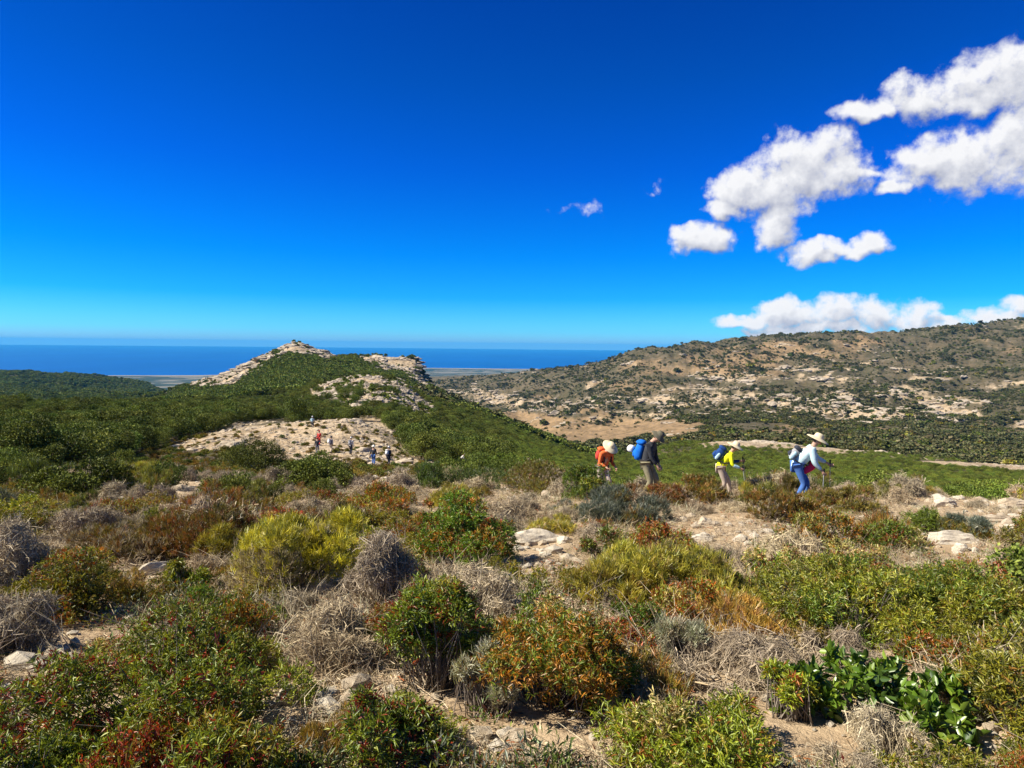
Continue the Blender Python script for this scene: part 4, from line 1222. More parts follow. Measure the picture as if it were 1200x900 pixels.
# --- far woods and bushes on the hills
BLOBS = [blob_mesh('dark'), blob_mesh('dark', 120, .5, 6), blob_mesh('green'), blob_mesh('olive', 90), blob_mesh('dark', 90, .6, 3)]
SCRUBS = [blob_mesh('scrub'), blob_mesh('scrub', 120, .5, 6), blob_mesh('dark'), blob_mesh('scrub', 90, .6, 3), blob_mesh('olive', 90)]
# the hill with the crag and its flank
x, y, z, r = cand(160000, 400, 1500, -42, 9, .8)
rock, brown, clear, cx, cr, r = zones(x, y, z)
n_ = fbm(x, y, 25, 3, 81)
p_ = np.clip(1.25 - 1.75 * rock + .5 * n_, 0.05, 1) * (r < 1450)
keep = (rng.random(len(x)) < p_ * .62) & visible(x, y, z, 4, .003) & ((cx < 520) | (r < 650 - (cx - 520) * .9 + 40 * n_))
x, y, z, r, rock = [q[keep] for q in (x, y, z, r, rock)]
s = rng.uniform(2.2, 4.6, len(x)) * (1 - .45 * rock)
S3 = np.stack([s, s, s * .95], 1)
scatter('hill_woods', BLOBS, np.stack([x, y, z], 1), rng.uniform(0, 6.28, len(x)), S3, rng.choice([0, 1, 0, 2, 4], len(x)), 'dark evergreen woods wrapped round the crag-topped hill')
print('hill', len(x))
# the mountain across the valley, and the valley floor
x, y, z, r = cand(230000, 430, 2900, -8, 44, .6)
rock, brown, clear, cx, cr, r = zones(x, y, z)
n_ = fbm(x, y, 170, 4, 84); n2_ = fbm(x, y, 45, 3, 86)
p_ = np.clip(.46 + 1.9 * n_ + 1.0 * n2_ - .42 * brown - .4 * rock, 0.02, 1) * (1 - .97 * clear)
p_ = np.where((r < 560) & (cx > 740), 0, p_)
p_ = np.where(fbm(x, y, 330, 3, 88) > .12, np.maximum(p_, .35) * (1 - .9 * clear), p_)
p_ = np.clip(p_ + .14 * sst(cx, 960, 1120) * (1 - rock) * (1 - clear), 0, 1)
keep = (rng.random(len(x)) < p_ * .85) & visible(x, y, z, 4, .002)
x, y, z, r, cx, rock = [q[keep] for q in (x, y, z, r, cx, rock)]
s = (1.5 + rng.exponential(1.2, len(x))) * (.85 + r / 6000)
S3 = np.stack([s, s, s * .72], 1)
scatter('mountain_scrub', SCRUBS, np.stack([x, y, z], 1), rng.uniform(0, 6.28, len(x)), S3, rng.choice([0, 1, 2, 3, 4], len(x), p=[.33, .27, .12, .23, .05]), 'scattered dark scrub over the mountain across the valley')
print('mountain', len(x))
# far low hill on the left and beyond
x, y, z, r = cand(90000, 1400, 3300, -44, -10, .5)
cx, cr = to_px(np.stack([x, y, z], -1))
keep = visible(x, y, z, 5, .001) & (rng.random(len(x)) < .85) & (cx < 330)
x, y, z, r = [q[keep] for q in (x, y, z, r)]
s = rng.uniform(5, 10, len(x))
scatter('distant_woods', BLOBS, np.stack([x, y, z], 1), rng.uniform(0, 6.28, len(x)), np.stack([s, s, s * .6], 1), rng.choice([0, 1, 0, 2, 4], len(x)), 'far dark woods on the low hill towards the sea')
print('far', len(x))

# --- boulders and loose stone beyond the foreground
ROCKS = [rock_mesh('stone', M_ROCK, 1, .8, .7, 2, k, .25) for k in range(6)]
CRAGS = [rock_mesh('outcrop', M_CRAG, 1, .85, .75, 3, 20 + k, .4) for k in range(5)]
x, y, z, r = cand(60000, 62, 420, -34, 16, .6)
rock, brown, clear, cx, cr, r = zones(x, y, z)
keep = (rng.random(len(x)) < rock * .42 * np.clip(.55 + 1.6 * fbm(x, y, 9, 3, 90), .05, 1)) & visible(x, y, z, 1, .002)
x, y, z, r = [q[keep] for q in (x, y, z, r)]
s = .06 + rng.exponential(.09, len(x)) * (1 + r / 130)
s = np.minimum(s, 1.1)
scatter('loose_stones', ROCKS, np.stack([x, y, z], 1), rng.uniform(0, 6.28, len(x)), np.stack([s, s, s * .7], 1), rng.integers(0, 6, len(x)), 'pale loose stones strewn over the bare ridge')
print('stones', len(x))
xk, yk, zk, rk_ = cand(34000, 175, 430, -26, -3, .8)
rock, brown, clear, cx, cr, r = zones(xk, yk, zk)
keep = (rng.random(len(xk)) < np.clip(rock, 0, 1) * np.clip(.5 + 1.8 * fbm(xk, yk, 14, 3, 93), .06, 1) * .55) & visible(xk, yk, zk, 1, .002)
xk, yk, zk = xk[keep], yk[keep], zk[keep]
s = .22 + np.minimum(rng.exponential(.38, len(xk)), 2.2)
scatter('ridge_rocks', CRAGS, np.stack([xk, yk, zk], 1), rng.uniform(0, 6.28, len(xk)), np.stack([s * 1.3, s, s * .7], 1), rng.integers(0, 5, len(xk)), 'broken grey rocks over the bare knoll below the crag')
xk, yk, zk, rk_ = cand(9000, 175, 430, -26, -3, .8)
rock, brown, clear, cx, cr, r = zones(xk, yk, zk)
keep = (rng.random(len(xk)) < np.clip(rock, 0, 1) * np.clip(.4 + 1.8 * fbm(xk, yk, 20, 3, 94), .03, 1) * .35) & visible(xk, yk, zk, 1, .002)
xk, yk, zk = xk[keep], yk[keep], zk[keep]; s = rng.uniform(.7, 2.0, len(xk))
scatter('knoll_bushes', BLOBS, np.stack([xk, yk, zk], 1), rng.uniform(0, 6.28, len(xk)), np.stack([s, s, s * .7], 1), rng.integers(0, 4, len(xk)), 'small dark bushes dotting the bare knoll below the crag')
x, y, z, r = cand(110000, 420, 2600, -34, 44, .45)
rock, brown, clear, cx, cr, r = zones(x, y, z)
cl_ = fbm(x, y, 35, 3, 91)
keep = (rng.random(len(x)) < np.clip(rock * (.75 + 1.9 * cl_), 0, 1)) & visible(x, y, z, 2, .002)
x, y, z, r, cx = [q[keep] for q in (x, y, z, r, cx)]
s = np.minimum(.7 + rng.exponential(1.45, len(x)) * (.5 + r / 1700), 14) * np.where(r < 760, .55, 1.2)
scatter('rock_outcrops', CRAGS, np.stack([x, y, z - s * .15], 1), rng.uniform(0, 6.28, len(x)), np.stack([s * 1.7, s, s * .5], 1), rng.integers(0, 5, len(x)), 'weathered pale outcrops breaking through the scrub of the hills')
print('outcrops', len(x))

# ------------------------------------------------------------------ foreground
def box_place(x0, y0, x1, y1):
    w = x1 - x0; sn = max((y1 - 405) / 800, .05)
    base = y1 - .42 * w * sn
    X_, Y_, Z_ = at((x0 + x1) / 2, min(base, 1100))
    u = Y_ / F
    R_ = .5 * w * u * 1.22
    Hh = max((base - y0 - .2 * w * sn) * u * 1.15, .60 * R_, .15) * (1.15 if Y_ < 5 else 1.0)
    return X_, Y_, Z_, R_, Hh

HAND = [  # box in the photo, shape, colours, name, label
 ((40,705,345,925),'cistus','green_red','rockrose_shrub','big green rockrose with dark red seed heads filling the lower left corner'),
 ((-70,855,120,1020),'cistus','green_red','rockrose_shrub','reddish rockrose cut off by the lower left corner of the picture'),
 ((448,678,568,830),'cistus','green_red','rockrose_shrub','green and dark red rockrose just left of the rust coloured one'),
 ((150,835,345,1010),'cistus','green_red','rockrose_shrub','dark green rockrose at the bottom edge below the big left-hand one'),
 ((395,800,520,930),'cistus','green_red','rockrose_shrub','low reddish rockrose at the bottom edge left of the rust coloured one'),
 ((558,705,728,862),'cistus','rust','rockrose_shrub','rust coloured rockrose at bottom centre of the picture'),
 ((712,785,912,950),'cistus','lime','rockrose_shrub','bright lime green rockrose at the bottom edge right of centre'),
 ((912,642,1085,778),'cistus','olive','rockrose_shrub','wide green rockrose above the broad-leaved shrub'),
 ((1050,652,1215,772),'cistus','olive','rockrose_shrub','olive rockrose below the pale slab at right'),
 ((1140,745,1300,905),'cistus','olive','rockrose_shrub','olive green rockrose at the right edge beside the broad-leaved shrub'),
 ((1058,738,1135,792),'cistus','rust','rockrose_shrub','small orange-brown withered rockrose above the broad-leaved shrub'),
 ((925,770,1150,905),'broad',None,'broadleaf_shrub','glossy broad-leaved green shrub in the lower right corner'),
 ((275,572,428,712),'needle','yellow','broom_shrub','bright yellow-green broom, the brightest bush on the left'),
 ((232,602,300,668),'needle','yellow','broom_shrub','small yellow-green broom against the left side of the brightest one'),
 ((690,620,888,738),'needle','gold','broom_shrub','wide golden-olive broom with a dark hollow beneath'),
 ((668,652,752,722),'needle','gold','broom_shrub','low golden broom against the left foot of the wide one'),
 ((810,690,915,765),'needle','gold','broom_shrub','low golden broom against the right foot of the wide one'),
 ((400,608,520,738),'twig','grey','dry_bush','tall ash grey leafless bush right of the bright yellow broom'),
 ((330,700,440,800),'twig','straw','dry_bush','straw coloured dry bush below the bright yellow broom'),
 ((775,735,940,835),'twig','grey','dry_bush','wide grey leafless bush below the golden broom'),
 ((500,655,605,732),'twig','grey','dry_bush','low brownish grey dry bush left of the long flat slab\'s shadow'),
 ((925,735,1030,800),'twig','grey','dry_bush','low grey dry bush between the wide green rockrose and the broad-leaved shrub'),
 ((-30,600,70,700),'twig','grey','dry_bush','grey dry bush cut off by the left edge of the picture'),
 ((56,583,135,640),'twig','grey','dry_bush','grey dry bush below the round dark shrub at left'),
 ((-40,690,60,780),'twig','grey','dry_bush','dark grey brushwood at the left edge above the pale stones'),
 ((972,564,1018,592),'twig','grey','dry_bush','small round grey bush right of the hiker in the light blue shirt'),
 ((1034,570,1068,594),'twig','straw','dry_bush','small round brown bush on the crest at right'),
 ((680,566,785,622),'needle','silver','silver_shrub','dark silvery shrub in front of the hikers in orange and in black'),
 ((1100,598,1168,638),'needle','silver','silver_shrub','grey-green cushion behind the pale slab at right'),
 ((485,573,592,678),'cistus','green_red','rockrose_shrub','tall green and russet rockrose left of the long flat slab'),
 ((482,588,524,628),'cistus','rust','rockrose_shrub','bright orange withered rockrose behind the tall grey bush'),
 ((22,640,152,738),'cistus','olive','rockrose_shrub','olive green rockrose left of the long white rock'),
 ((188,586,302,668),'needle','amber','heather_shrub','russet and green heather behind the small broom'),
 ((100,600,215,665),'needle','amber','heather_shrub','orange tinted heather behind the long white rock'),
 ((28,541,140,594),'dense','dark','lentisk_shrub','round dark green shrub on the left in front of the wood'),
 ((258,516,340,566),'dense','dark','lentisk_shrub','round dark green shrub left of the distant walkers'),
 ((325,540,430,584),'dense','green','lentisk_shrub','flat green shrub below the two distant walkers at left'),
 ((868,563,958,618),'needle','amber','heather_shrub','brown and olive bush between the yellow and the light blue hiker'),
 ((1003,608,1078,654),'cistus','green_red','rockrose_shrub','low reddish green shrub left of the pale slab at right'),
 ((1168,640,1290,752),'dense','dark','lentisk_shrub','dark shrub cut off by the right edge of the picture'),
 ((1058,590,1104,626),'cistus','green','rockrose_shrub','small fresh green shrub on the crest above the pale slab'),
 ((494,566,560,604),'needle','gold','broom_shrub','small golden broom behind the tall green and russet rockrose'),
 ((1098,790,1165,852),'needle','pale','everlasting_shrub','pale whitish dried everlasting right of the broad-leaved shrub'),
 ((770,728,835,792),'needle','pale','everlasting_shrub','pale dried everlasting between the rust rockrose and the golden broom'),
 ((535,760,600,850),'needle','pale','everlasting_shrub','pale dried everlasting under the left side of the rust rockrose'),
 ((590,536,690,590),'needle','olive','heather_shrub','olive heather left of the hiker in orange'),
 ((660,545,720,592),'cistus','green','rockrose_shrub','green shrub hiding the legs of the hiker in orange'),
 ((722,560,800,600),'needle','amber','heather_shrub','russet heather in front of the hiker in black'),
 ((790,556,850,596),'needle','amber','heather_shrub','russet heather between the black and the yellow hiker'),
 ((950,566,1040,606),'needle','olive','heather_shrub','olive heather in front of the hiker in the light blue shirt'),
 ((505,540,600,582),'needle','green','heather_shrub','green heather in front of the stooping walker in white'),
 ((196,648,242,700),'cistus','olive','rockrose_shrub','low olive rockrose at the right end of the long white rock'),
 ((680,615,742,668),'cistus','green_red','rockrose_shrub','small green rockrose between the silvery shrub and the golden broom'),
 ((575,655,650,700),'cistus','green','rockrose_shrub','small green plant below the long flat slab'),
 ((900,770,950,850),'cistus','lime','rockrose_shrub','small fresh green shrub left of the broad-leaved one'),
]
NEARTHINGS = []       # (x, y, R)
LANDMARKS = []        # (col, row, depth, phrase)
for bx_, shp, pal, nm, lab in HAND:
    X_, Y_, Z_, R_, Hh = box_place(*bx_)
    A_ = 2 * math.pi * R_ * (.5 * R_ + .6 * Hh)
    fine = 1.0 if Y_ < 6 else (1.25 if Y_ < 12 else 1.8)      # far plants need no single leaf
    if shp == 'cistus':
        L_, W_ = .045 * fine, .0082 * fine
        nl = int(min(A_ / (L_ * W_ * .5) * 1.5, 26000)); parts = cistus(pal, R_, Hh, nl // 10, 10, L_, W_, 9 + int(R_ * 8))
    elif shp == 'needle':
        L_, W_ = (.058 if pal in ('yellow', 'gold', 'silver') else .045) * min(fine, 1.3), .0026 * fine
        nl = int(min(A_ / (L_ * W_ * 1.4) * 1.7, 34000)); parts = needle_bush(pal, R_, Hh, nl // 11, 11, L_, W_, 8 + int(R_ * 7))
    elif shp == 'twig':
        L_, W_ = .095 * min(fine, 1.3), .0017 * fine
        nl = int(min(A_ / (L_ * W_ * 1.4) * 1.3, 22000)); parts = twig_bush(pal, R_, Hh, nl, L_, W_)
    elif shp == 'broad': parts = broadleaf(R_ * .95, Hh * .8)
    else:
        L_ = .05 if Y_ < 12 else .09
        nl = int(min(A_ / (L_ * L_ * .25) * 1.7, 24000)); parts = dense_shrub(pal, R_, Hh, nl, L_)
    o = empty(nm, (X_, Y_, Z_ - .02)); link('foliage', parts[0], o); link('stems', parts[1], o)
    tag(o, lab, 'shrub')
    NEARTHINGS.append((X_, Y_, R_ * .85))

HANDTHINGS = list(NEARTHINGS)
# rocks in the foreground
HROCK = [  # col, row, half width px, depth factor, height factor, material, yaw, label
 (628,636,42,.45,.22,'pale',.1,'long flat cream slab in the middle of the foreground'),
 (182,673,30,.28,.26,'pale',.75,'long white rock lying aslant among the shrubs at left'),
 (1112,636,36,.4,.2,'pale',0,'pale flat slab behind the wide green rockrose at right'),
 (8,812,24,.4,.3,'pale',.8,'white splinter of rock at the left edge'),
 (22,832,30,.4,.25,'pale',.4,'cream rock beside the big red and green rockrose at lower left'),
 (66,766,13,.8,.5,'pale',.3,'rounded pale stone above the big rockrose at lower left'),
 (89,757,7,.8,.8,'pale',0,'upright white stone beside the rounded pale one at left'),
 (62,792,11,.7,.4,'rock',.3,'small tan stone between the splinter and the rounded stone at left'),
 (337,822,17,.7,.8,'pale',1.0,'pale upright rock right of the big rockrose at lower left'),
 (375,692,12,.7,.8,'pale',.2,'white stone in the foot of the bright yellow broom'),
 (152,728,7,.8,.6,'pale',0,'small white stone between the long white rock and the big rockrose'),
 (822,634,12,.8,.5,'pale',0,'grey-white stone below the hiker in yellow'),
 (826,616,11,.8,.5,'rock',0,'tan stone below the boots of the hiker in yellow'),
 (868,634,9,.8,.5,'pale',0,'small white stone right of the grey-white one on the bare ground'),
 (884,630,6,.8,.5,'pale',0,'smallest white stone on the bare ground at right'),
 (984,632,7,.8,.5,'pale',0,'white stone on the bare ground left of the reddish green shrub'),
 (1125,645,9,.8,.5,'pale',0,'white stone in front of the pale slab at right'),
 (1143,647,6,.8,.5,'pale',.4,'small white stone at the right end of the pale slab'),
 (1105,593,14,.5,.4,'pale',0,'pale block on the crest at right'),
 (1165,612,30,.3,.15,'rock',0,'low tan ledge at the right edge behind the slab'),
 (1190,594,24,.4,.25,'rock',0,'low rock ledge on the crest at the right edge'),
 (995,580,16,.5,.3,'pale',0,'pale rock among the bushes right of the light blue hiker'),
 (660,636,9,.7,.5,'pale',0,'small cream stone at the right end of the long flat slab'),
 (547,893,7,.8,.6,'pale',0,'small white pebble at the bottom edge under the rust rockrose'),
 (490,880,9,.7,.5,'pale',.5,'flat cream stone at the bottom edge left of centre'),
 (410,652,10,.6,.5,'pale',.2,'white stone behind the tall grey bush'),
 (1180,690,9,.7,.4,'rock',0,'tan stone below the dark shrub at the right edge'),
 (270,527,16,.5,.4,'rock',0,'low tan ledge left of the round dark shrub by the walkers'),
 (215,576,14,.4,.3,'rock',0,'low tan rock on the bare patch behind the heather'),
]
for k, (c_, r_, hw, df, hf, mt, yaw, lab) in enumerate(HROCK):
    X_, Y_, Z_ = at(c_, r_); w_ = hw * Y_ / F * 1.1
    me = rock_mesh('rock', M_PALEROCK if mt == 'pale' else M_ROCK, w_, w_ * df, w_ * hf * 1.5, 4 if hw > 10 else 3, 100 + k, .16)
    o = link('rock', me, None, (X_, Y_, Z_ + w_ * hf * .25)); o.rotation_euler = (rng.uniform(-.06, .06), rng.uniform(-.08, .08), yaw)
    tag(o, lab, 'rock'); NEARTHINGS.append((X_, Y_, w_ * .9)); NEARTHINGS.append((X_ * .95, Y_ * .94, w_ * .8)); NEARTHINGS.append((X_ * .90, Y_ * .88, w_ * .6))
# ------------------------------------------------------------------ filling shrubs
BARE = [(915,622,105,20),(1150,622,85,22),(640,662,55,24),(55,795,75,42),(165,668,48,18),(1140,590,75,8),(222,577,32,10),(840,618,60,14),(960,652,60,9),(700,600,25,8),(600,640,30,12),(440,566,60,5),(620,580,30,6),(560,600,30,8),(560,880,70,30),(1190,860,60,40),(430,830,60,40)]
PNEAR = [(float(to_px(np.array([a_, b_, 0.0]))[0]), math.hypot(a_, b_)) for a_, b_ in PEOPLE_XY[:4]]
PCOL = [(float(to_px(np.array([a_, b_, 0.0]))[0]), math.hypot(a_, b_)) for a_, b_ in PEOPLE_XY[4:]]
PROT = {}
def proto(kind, pal):
    if (kind, pal) in PROT: return PROT[(kind, pal)]
    L = []
    for v in range(2):
        if kind == 'cistus': parts = cistus(pal, .6, .42, 620, 10, .046, .011, 10)
        elif kind == 'needle': parts = needle_bush(pal, .6, .42, 560, 11, .06, .0032, 9)
        elif kind == 'twig': parts = twig_bush(pal, .6, .38, 5200, .10, .0022)
        else: parts = dense_shrub(pal, .6, .5, 5200, .04, 12)
        o = empty(NAMES[kind]); link('foliage', parts[0], o); link('stems', parts[1], o)
        L.append([o, False])
    PROT[(kind, pal)] = L
    return L
NAMES = {'cistus': 'rockrose_shrub', 'needle': 'heather_shrub', 'twig': 'dry_bush', 'dense': 'lentisk_shrub'}
LOOK = {('cistus', 'green_red'): 'green and red rockrose', ('cistus', 'olive'): 'olive green rockrose', ('cistus', 'rust'): 'rust brown rockrose', ('cistus', 'green'): 'fresh green rockrose',
        ('needle', 'amber'): 'russet heather', ('needle', 'olive'): 'olive heather', ('needle', 'green'): 'green heather', ('needle', 'silver'): 'silvery cushion bush',
        ('needle', 'gold'): 'golden broom', ('twig', 'grey'): 'grey leafless bush', ('twig', 'straw'): 'straw coloured dry bush', ('dense', 'dark'): 'dark evergreen shrub', ('dense', 'green'): 'green evergreen shrub'}
LM = [  # things one can find: col, row, phrase
 (710,545,'the hiker in orange'),(762,545,'the hiker in black'),(853,550,'the hiker in yellow'),(945,550,'the hiker in light blue'),
 (541,536,'the stooping white walker'),(455,534,'the walker with the white pack'),(437,532,'the walker in blue jeans'),(411,522,'the white-shirted walker'),(387,520,'the walker in tan trousers'),
 (300,540,'the dark shrub by the walkers'),(85,565,'the round dark shrub at left'),(340,640,'the bright yellow broom'),(628,636,'the long flat slab'),(182,673,'the long white rock'),
 (790,680,'the wide golden broom'),(1112,636,'the pale slab at right'),(732,595,'the dark silvery shrub'),(465,670,'the tall grey bush'),(625,780,'the rust rockrose'),
 (1000,705,'the wide green rockrose'),(1040,850,'the broad-leaved shrub'),(200,810,'the big lower-left rockrose'),(855,790,'the wide grey bush'),(810,860,'the lime green rockrose'),
 (912,590,'the brown bush between the hikers'),(375,562,'the flat green shrub'),(1190,690,'the dark shrub at the right edge'),(85,690,'the olive rockrose at left'),(245,630,'the russet heather at left')]
LMT = [(10,520,'the left edge of the picture'),(80,462,'the far low hill'),(150,560,'the near edge of the left wood'),(215,470,'the foot of the crag-topped hill'),(245,522,'the left tip of the bare shelf'),
 (330,500,'the bare rocky shelf'),(366,494,'the farthest walker'),(430,492,'the top of the bare shelf'),(490,520,'the right end of the bare shelf'),(541,536,'the stooping white walker'),(600,520,'the valley opening'),(85,565,'the round dark shrub at left'),(25,565,'the grey brush at the left edge')]
PENDING = []
def later(o, look, size, c, r, lms, cat, grp):
    q = min(lms, key=lambda q: math.hypot(q[0] - c, (q[1] - r) * 2.2))
    dx, dy = c - q[0], (r - q[1]) * 2.2
    rel = ('right of' if dx > 0 else 'left of') if abs(dx) > abs(dy) else ('in front of' if dy > 0 else 'behind')
    PENDING.append((size, look, rel, q[2], math.hypot(dx, dy), o, cat, grp))
ORD = ['nearest', 'second', 'third', 'fourth', 'fifth', 'sixth', 'seventh', 'eighth', 'ninth', 'tenth', 'eleventh', 'twelfth', 'thirteenth', 'fourteenth', 'fifteenth', 'sixteenth', 'seventeenth', 'eighteenth', 'nineteenth', 'twentieth']
def settle_labels():
    d = {}
    for p_ in PENDING: d.setdefault(p_[:4], []).append(p_)
    for (size, look, rel, lm), L in d.items():
        L.sort(key=lambda p_: p_[4])
        for k, p_ in enumerate(L):
            base = '%s %s %s %s' % (size, look, rel, lm)
            if len(L) > 1: base = (ORD[k] if k < 20 else 'outlying') + ' ' + base
            tag(p_[5], base, p_[6], p_[7])


HANDTHINGS = list(NEARTHINGS)
HERO = [(b_[0][0], b_[0][1], b_[0][2], b_[0][3]) for b_ in HAND] + [(q_[0] - q_[2] - 4, q_[1] - q_[2] * .5 - 4, q_[0] + q_[2] + 4, q_[1] + q_[2] * .35) for q_ in HROCK]
nx, ny, nr = [list(q) for q in zip(*NEARTHINGS)]
placed = 0
def zone_kinds(c, r, n):
    """which plant, by where it grows"""
    if r > 640:
        T = [(1.5, 'twig', 'grey'), (1.3, 'twig', 'straw'), (2.2, 'cistus', 'olive'), (1.8, 'cistus', 'green_red'), (1.6, 'needle', 'amber'), (1.2, 'cistus', 'rust'), (.8, 'needle', 'gold')]
    elif r > 590:
        T = [(1.2, 'twig', 'grey'), (1.0, 'twig', 'straw'), (2.2, 'cistus', 'olive'), (2.4, 'needle', 'amber'), (2, 'needle', 'olive'), (.8, 'needle', 'silver'), (.6, 'cistus', 'rust'), (.5, 'needle', 'gold')]
    else:
        T = [(1.4, 'twig', 'grey'), (.8, 'twig', 'straw'), (3, 'needle', 'amber'), (3, 'needle', 'olive'), (1.6, 'needle', 'green'), (.5, 'needle', 'silver'), (.8, 'needle', 'gold'), (.5, 'dense', 'green'), (.25, 'dense', 'dark')]
        if c < 130: T += [(1, 'dense', 'green'), (.8, 'dense', 'dark')]
    w = np.array([t[0] for t in T]); w = w ** (1 + .0 * n); w /= w.sum()
    return T[rng.choice(len(T), p=w)][1:]

zx, zy, zz, zr_ = cand(9000, 3.3, 46, -42, 42, .5)
zx, zy = np.array(zx), np.array(zy)
ccx, ccr = to_px(np.stack([zx, zy, zz], -1))
bare = blobs(ccx, ccr, BARE, .15)
wd = wood_mask(zx, zy, zz)[0]
sh_ = blobs(ccx, ccr, SHELF, .2) * (zr_ > 50)
clumpn = fbm(zx, zy, 3.5, 3, 120)
count = {}
for i in range(len(zx)):
    c, r_ = float(ccx[i]), float(ccr[i]); dist = float(zr_[i])
    if c < -60 or c > 1260 or r_ > 960: continue
    if bare[i] > .5 or (dist > 30 and wd[i] > .5) or sh_[i] > .5: continue
    if clumpn[i] < -.45: continue
    lim = 1.0 if dist < 10 else (1.25 if dist < 20 else 1.7)
    R_ = float(rng.uniform(.24, .60)) * lim
    if dist < 6: R_ = min(R_, .42)
    dd = np.hypot(np.array(nx) - zx[i], np.array(ny) - zy[i])
    if np.any(dd < (np.array(nr) + R_) * ((.58 if dist < 20 else .62))): continue
    if any(math.hypot(px_ - zx[i], py_ - zy[i]) < R_ * .8 + .25 for px_, py_ in PEOPLE_XY): continue
    if any(abs(c - pc_) < 12 and pr_ - 7 < dist < pr_ for pc_, pr_ in PCOL): continue
    wp_, tp_ = R_ * F / dist, r_ - R_ * 1.15 * F / dist
    if any(x0_ - wp_ * .35 < c < x1_ + wp_ * .35 and r_ > y1_ - 6 and tp_ < y1_ - .38 * (y1_ - y0_) - 4 for x0_, y0_, x1_, y1_ in HERO): continue
    if any(abs(c - pc_) < 26 and dist < pr_ + .6 and tp_ < 562 for pc_, pr_ in PNEAR): continue
    kd, pl = zone_kinds(c, r_, 0)
    if count.get(kd, 0) > 170: continue
    count[kd] = count.get(kd, 0) + 1
    pr = proto(kd, pl); e_ = pr[int(rng.integers(0, 2))]
    if not e_[1]: o = e_[0]; e_[1] = True
    else: o = copy_thing(e_[0])
    sc_ = R_ / .5; hz_ = sc_ * rng.uniform(.85, 1.4) * (1.0 if kd != 'dense' else 1.15)
    o.location = (float(zx[i]), float(zy[i]), float(zz[i]) - .02); o.rotation_euler = (0, 0, float(rng.uniform(0, 6.28))); o.scale = (sc_, sc_ * float(rng.uniform(.85, 1.15)), float(hz_))
    size = 'small' if R_ / lim < .36 else ('medium' if R_ / lim < .5 else 'large')
    later(o, LOOK[(kd, pl)], size, c, r_, LM, 'shrub', 'low shrubs growing over the stony ridge')
    nx.append(zx[i]); ny.append(zy[i]); nr.append(R_); placed += 1
    if placed >= 520: break
for L in PROT.values():
    for o, used in L:
        if not used:
            for ch in list(o.children): bpy.data.objects.remove(ch)
            bpy.data.objects.remove(o)
print('auto shrubs', placed, count)

# tree labels ---------------------------------------------------------------
for o, c, r_, dist, k, q in TREEPOS:
    look = ['dark round evergreen oak', 'dark spreading evergreen oak', 'mid green evergreen oak', 'dark tall evergreen oak', 'mid green spreading evergreen oak', 'light green spreading evergreen oak', 'light green round evergreen oak'][k]
    grp = 'evergreen oaks of the wood on the left' if c < 345 else 'evergreen oaks beside the rocky shelf'
    size = 'small' if q < .8 else ('large' if q > 1.15 else 'medium')
    later(o, look, size, c, r_, LMT, 'tree', grp)
settle_labels()

# ------------------------------------------------------------------ uncountable cover of the near ground
def tuft(pal, n=70, L=.13, R_=.07, W=.0016, lean=.5):
    b = rng.normal(size=(n, 3)) * [R_, R_, 0]
    D = unit(rng.normal(size=(n, 3)) * [lean, lean, .15] + [0, 0, 1])
    Ln = (L * rng.uniform(.4, 1.3, n))[:, None]
    m = b + D * Ln * .55; e = m + unit(D + rng.normal(size=(n, 3)) * .5) * Ln * .45
    return blade_mesh('tuft', b, m, e, W, W * .3, pick(n, PAL[pal], .25), M_TWIG)
def litter(pal, n=90, R_=.22, L=.06, W=.003):
    b = rng.uniform(-R_, R_, (n, 3)); b[:, 2] = rng.uniform(.002, .035, n)
    D = unit(rng.normal(size=(n, 3)) * [1, 1, .22]); Ln = (L * rng.uniform(.3, 1.6, n))[:, None]
    m = b + D * Ln * .5 + rng.normal(size=(n, 3)) * .006; e = m + D * Ln * .5
    return blade_mesh('litter', b, m, e, W * .6, W * .3, pick(n, PAL[pal], .3), M_TWIG)
def sprig(pal, n=70, R_=.11, Hh=.12, L=.03, W=.008):
    d = rdir(n, 0); P = d * [R_, R_, Hh] * rng.uniform(.4, 1, (n, 1))
    D = unit(d + rng.normal(size=(n, 3)) * .7 + [0, 0, .3])
    return leaf_mesh('sprig', P, D, L * rng.uniform(.6, 1.3, n), W, pick(n, PAL[pal], .25), M_LEAF)

def branch_litter(seed):
    P0, P1, r0, r1 = [], [], [], []
    for _ in range(5):
        p = np.array([rng.uniform(-.2, .2), rng.uniform(-.2, .2), rng.uniform(0, .05)]); a = rng.uniform(0, 6.28); d = np.array([math.cos(a), math.sin(a), rng.uniform(.0, .8)]); r_ = rng.uniform(.0025, .006)
        for k in range(6):
            q = p + unit(d) * rng.uniform(.04, .10); P0.append(p); P1.append(q); r0.append(r_); r1.append(r_ * .8)
            if rng.random() < .7:
                e = unit(d + rng.normal(size=3) * .7); P0.append(q); P1.append(q + e * rng.uniform(.05, .16)); r0.append(r_ * .6); r1.append(r_ * .25)
            p = q; r_ *= .8; d = d + rng.normal(size=3) * .35
    P0, P1 = np.array(P0), np.array(P1); P0[:, 2] = np.maximum(P0[:, 2], 0); P1[:, 2] = np.maximum(P1[:, 2], 0)
    return stem_mesh('branch', P0, P1, np.array(r0), np.array(r1), pick(len(P0), PAL['grey'], .2), M_TWIG, 5)

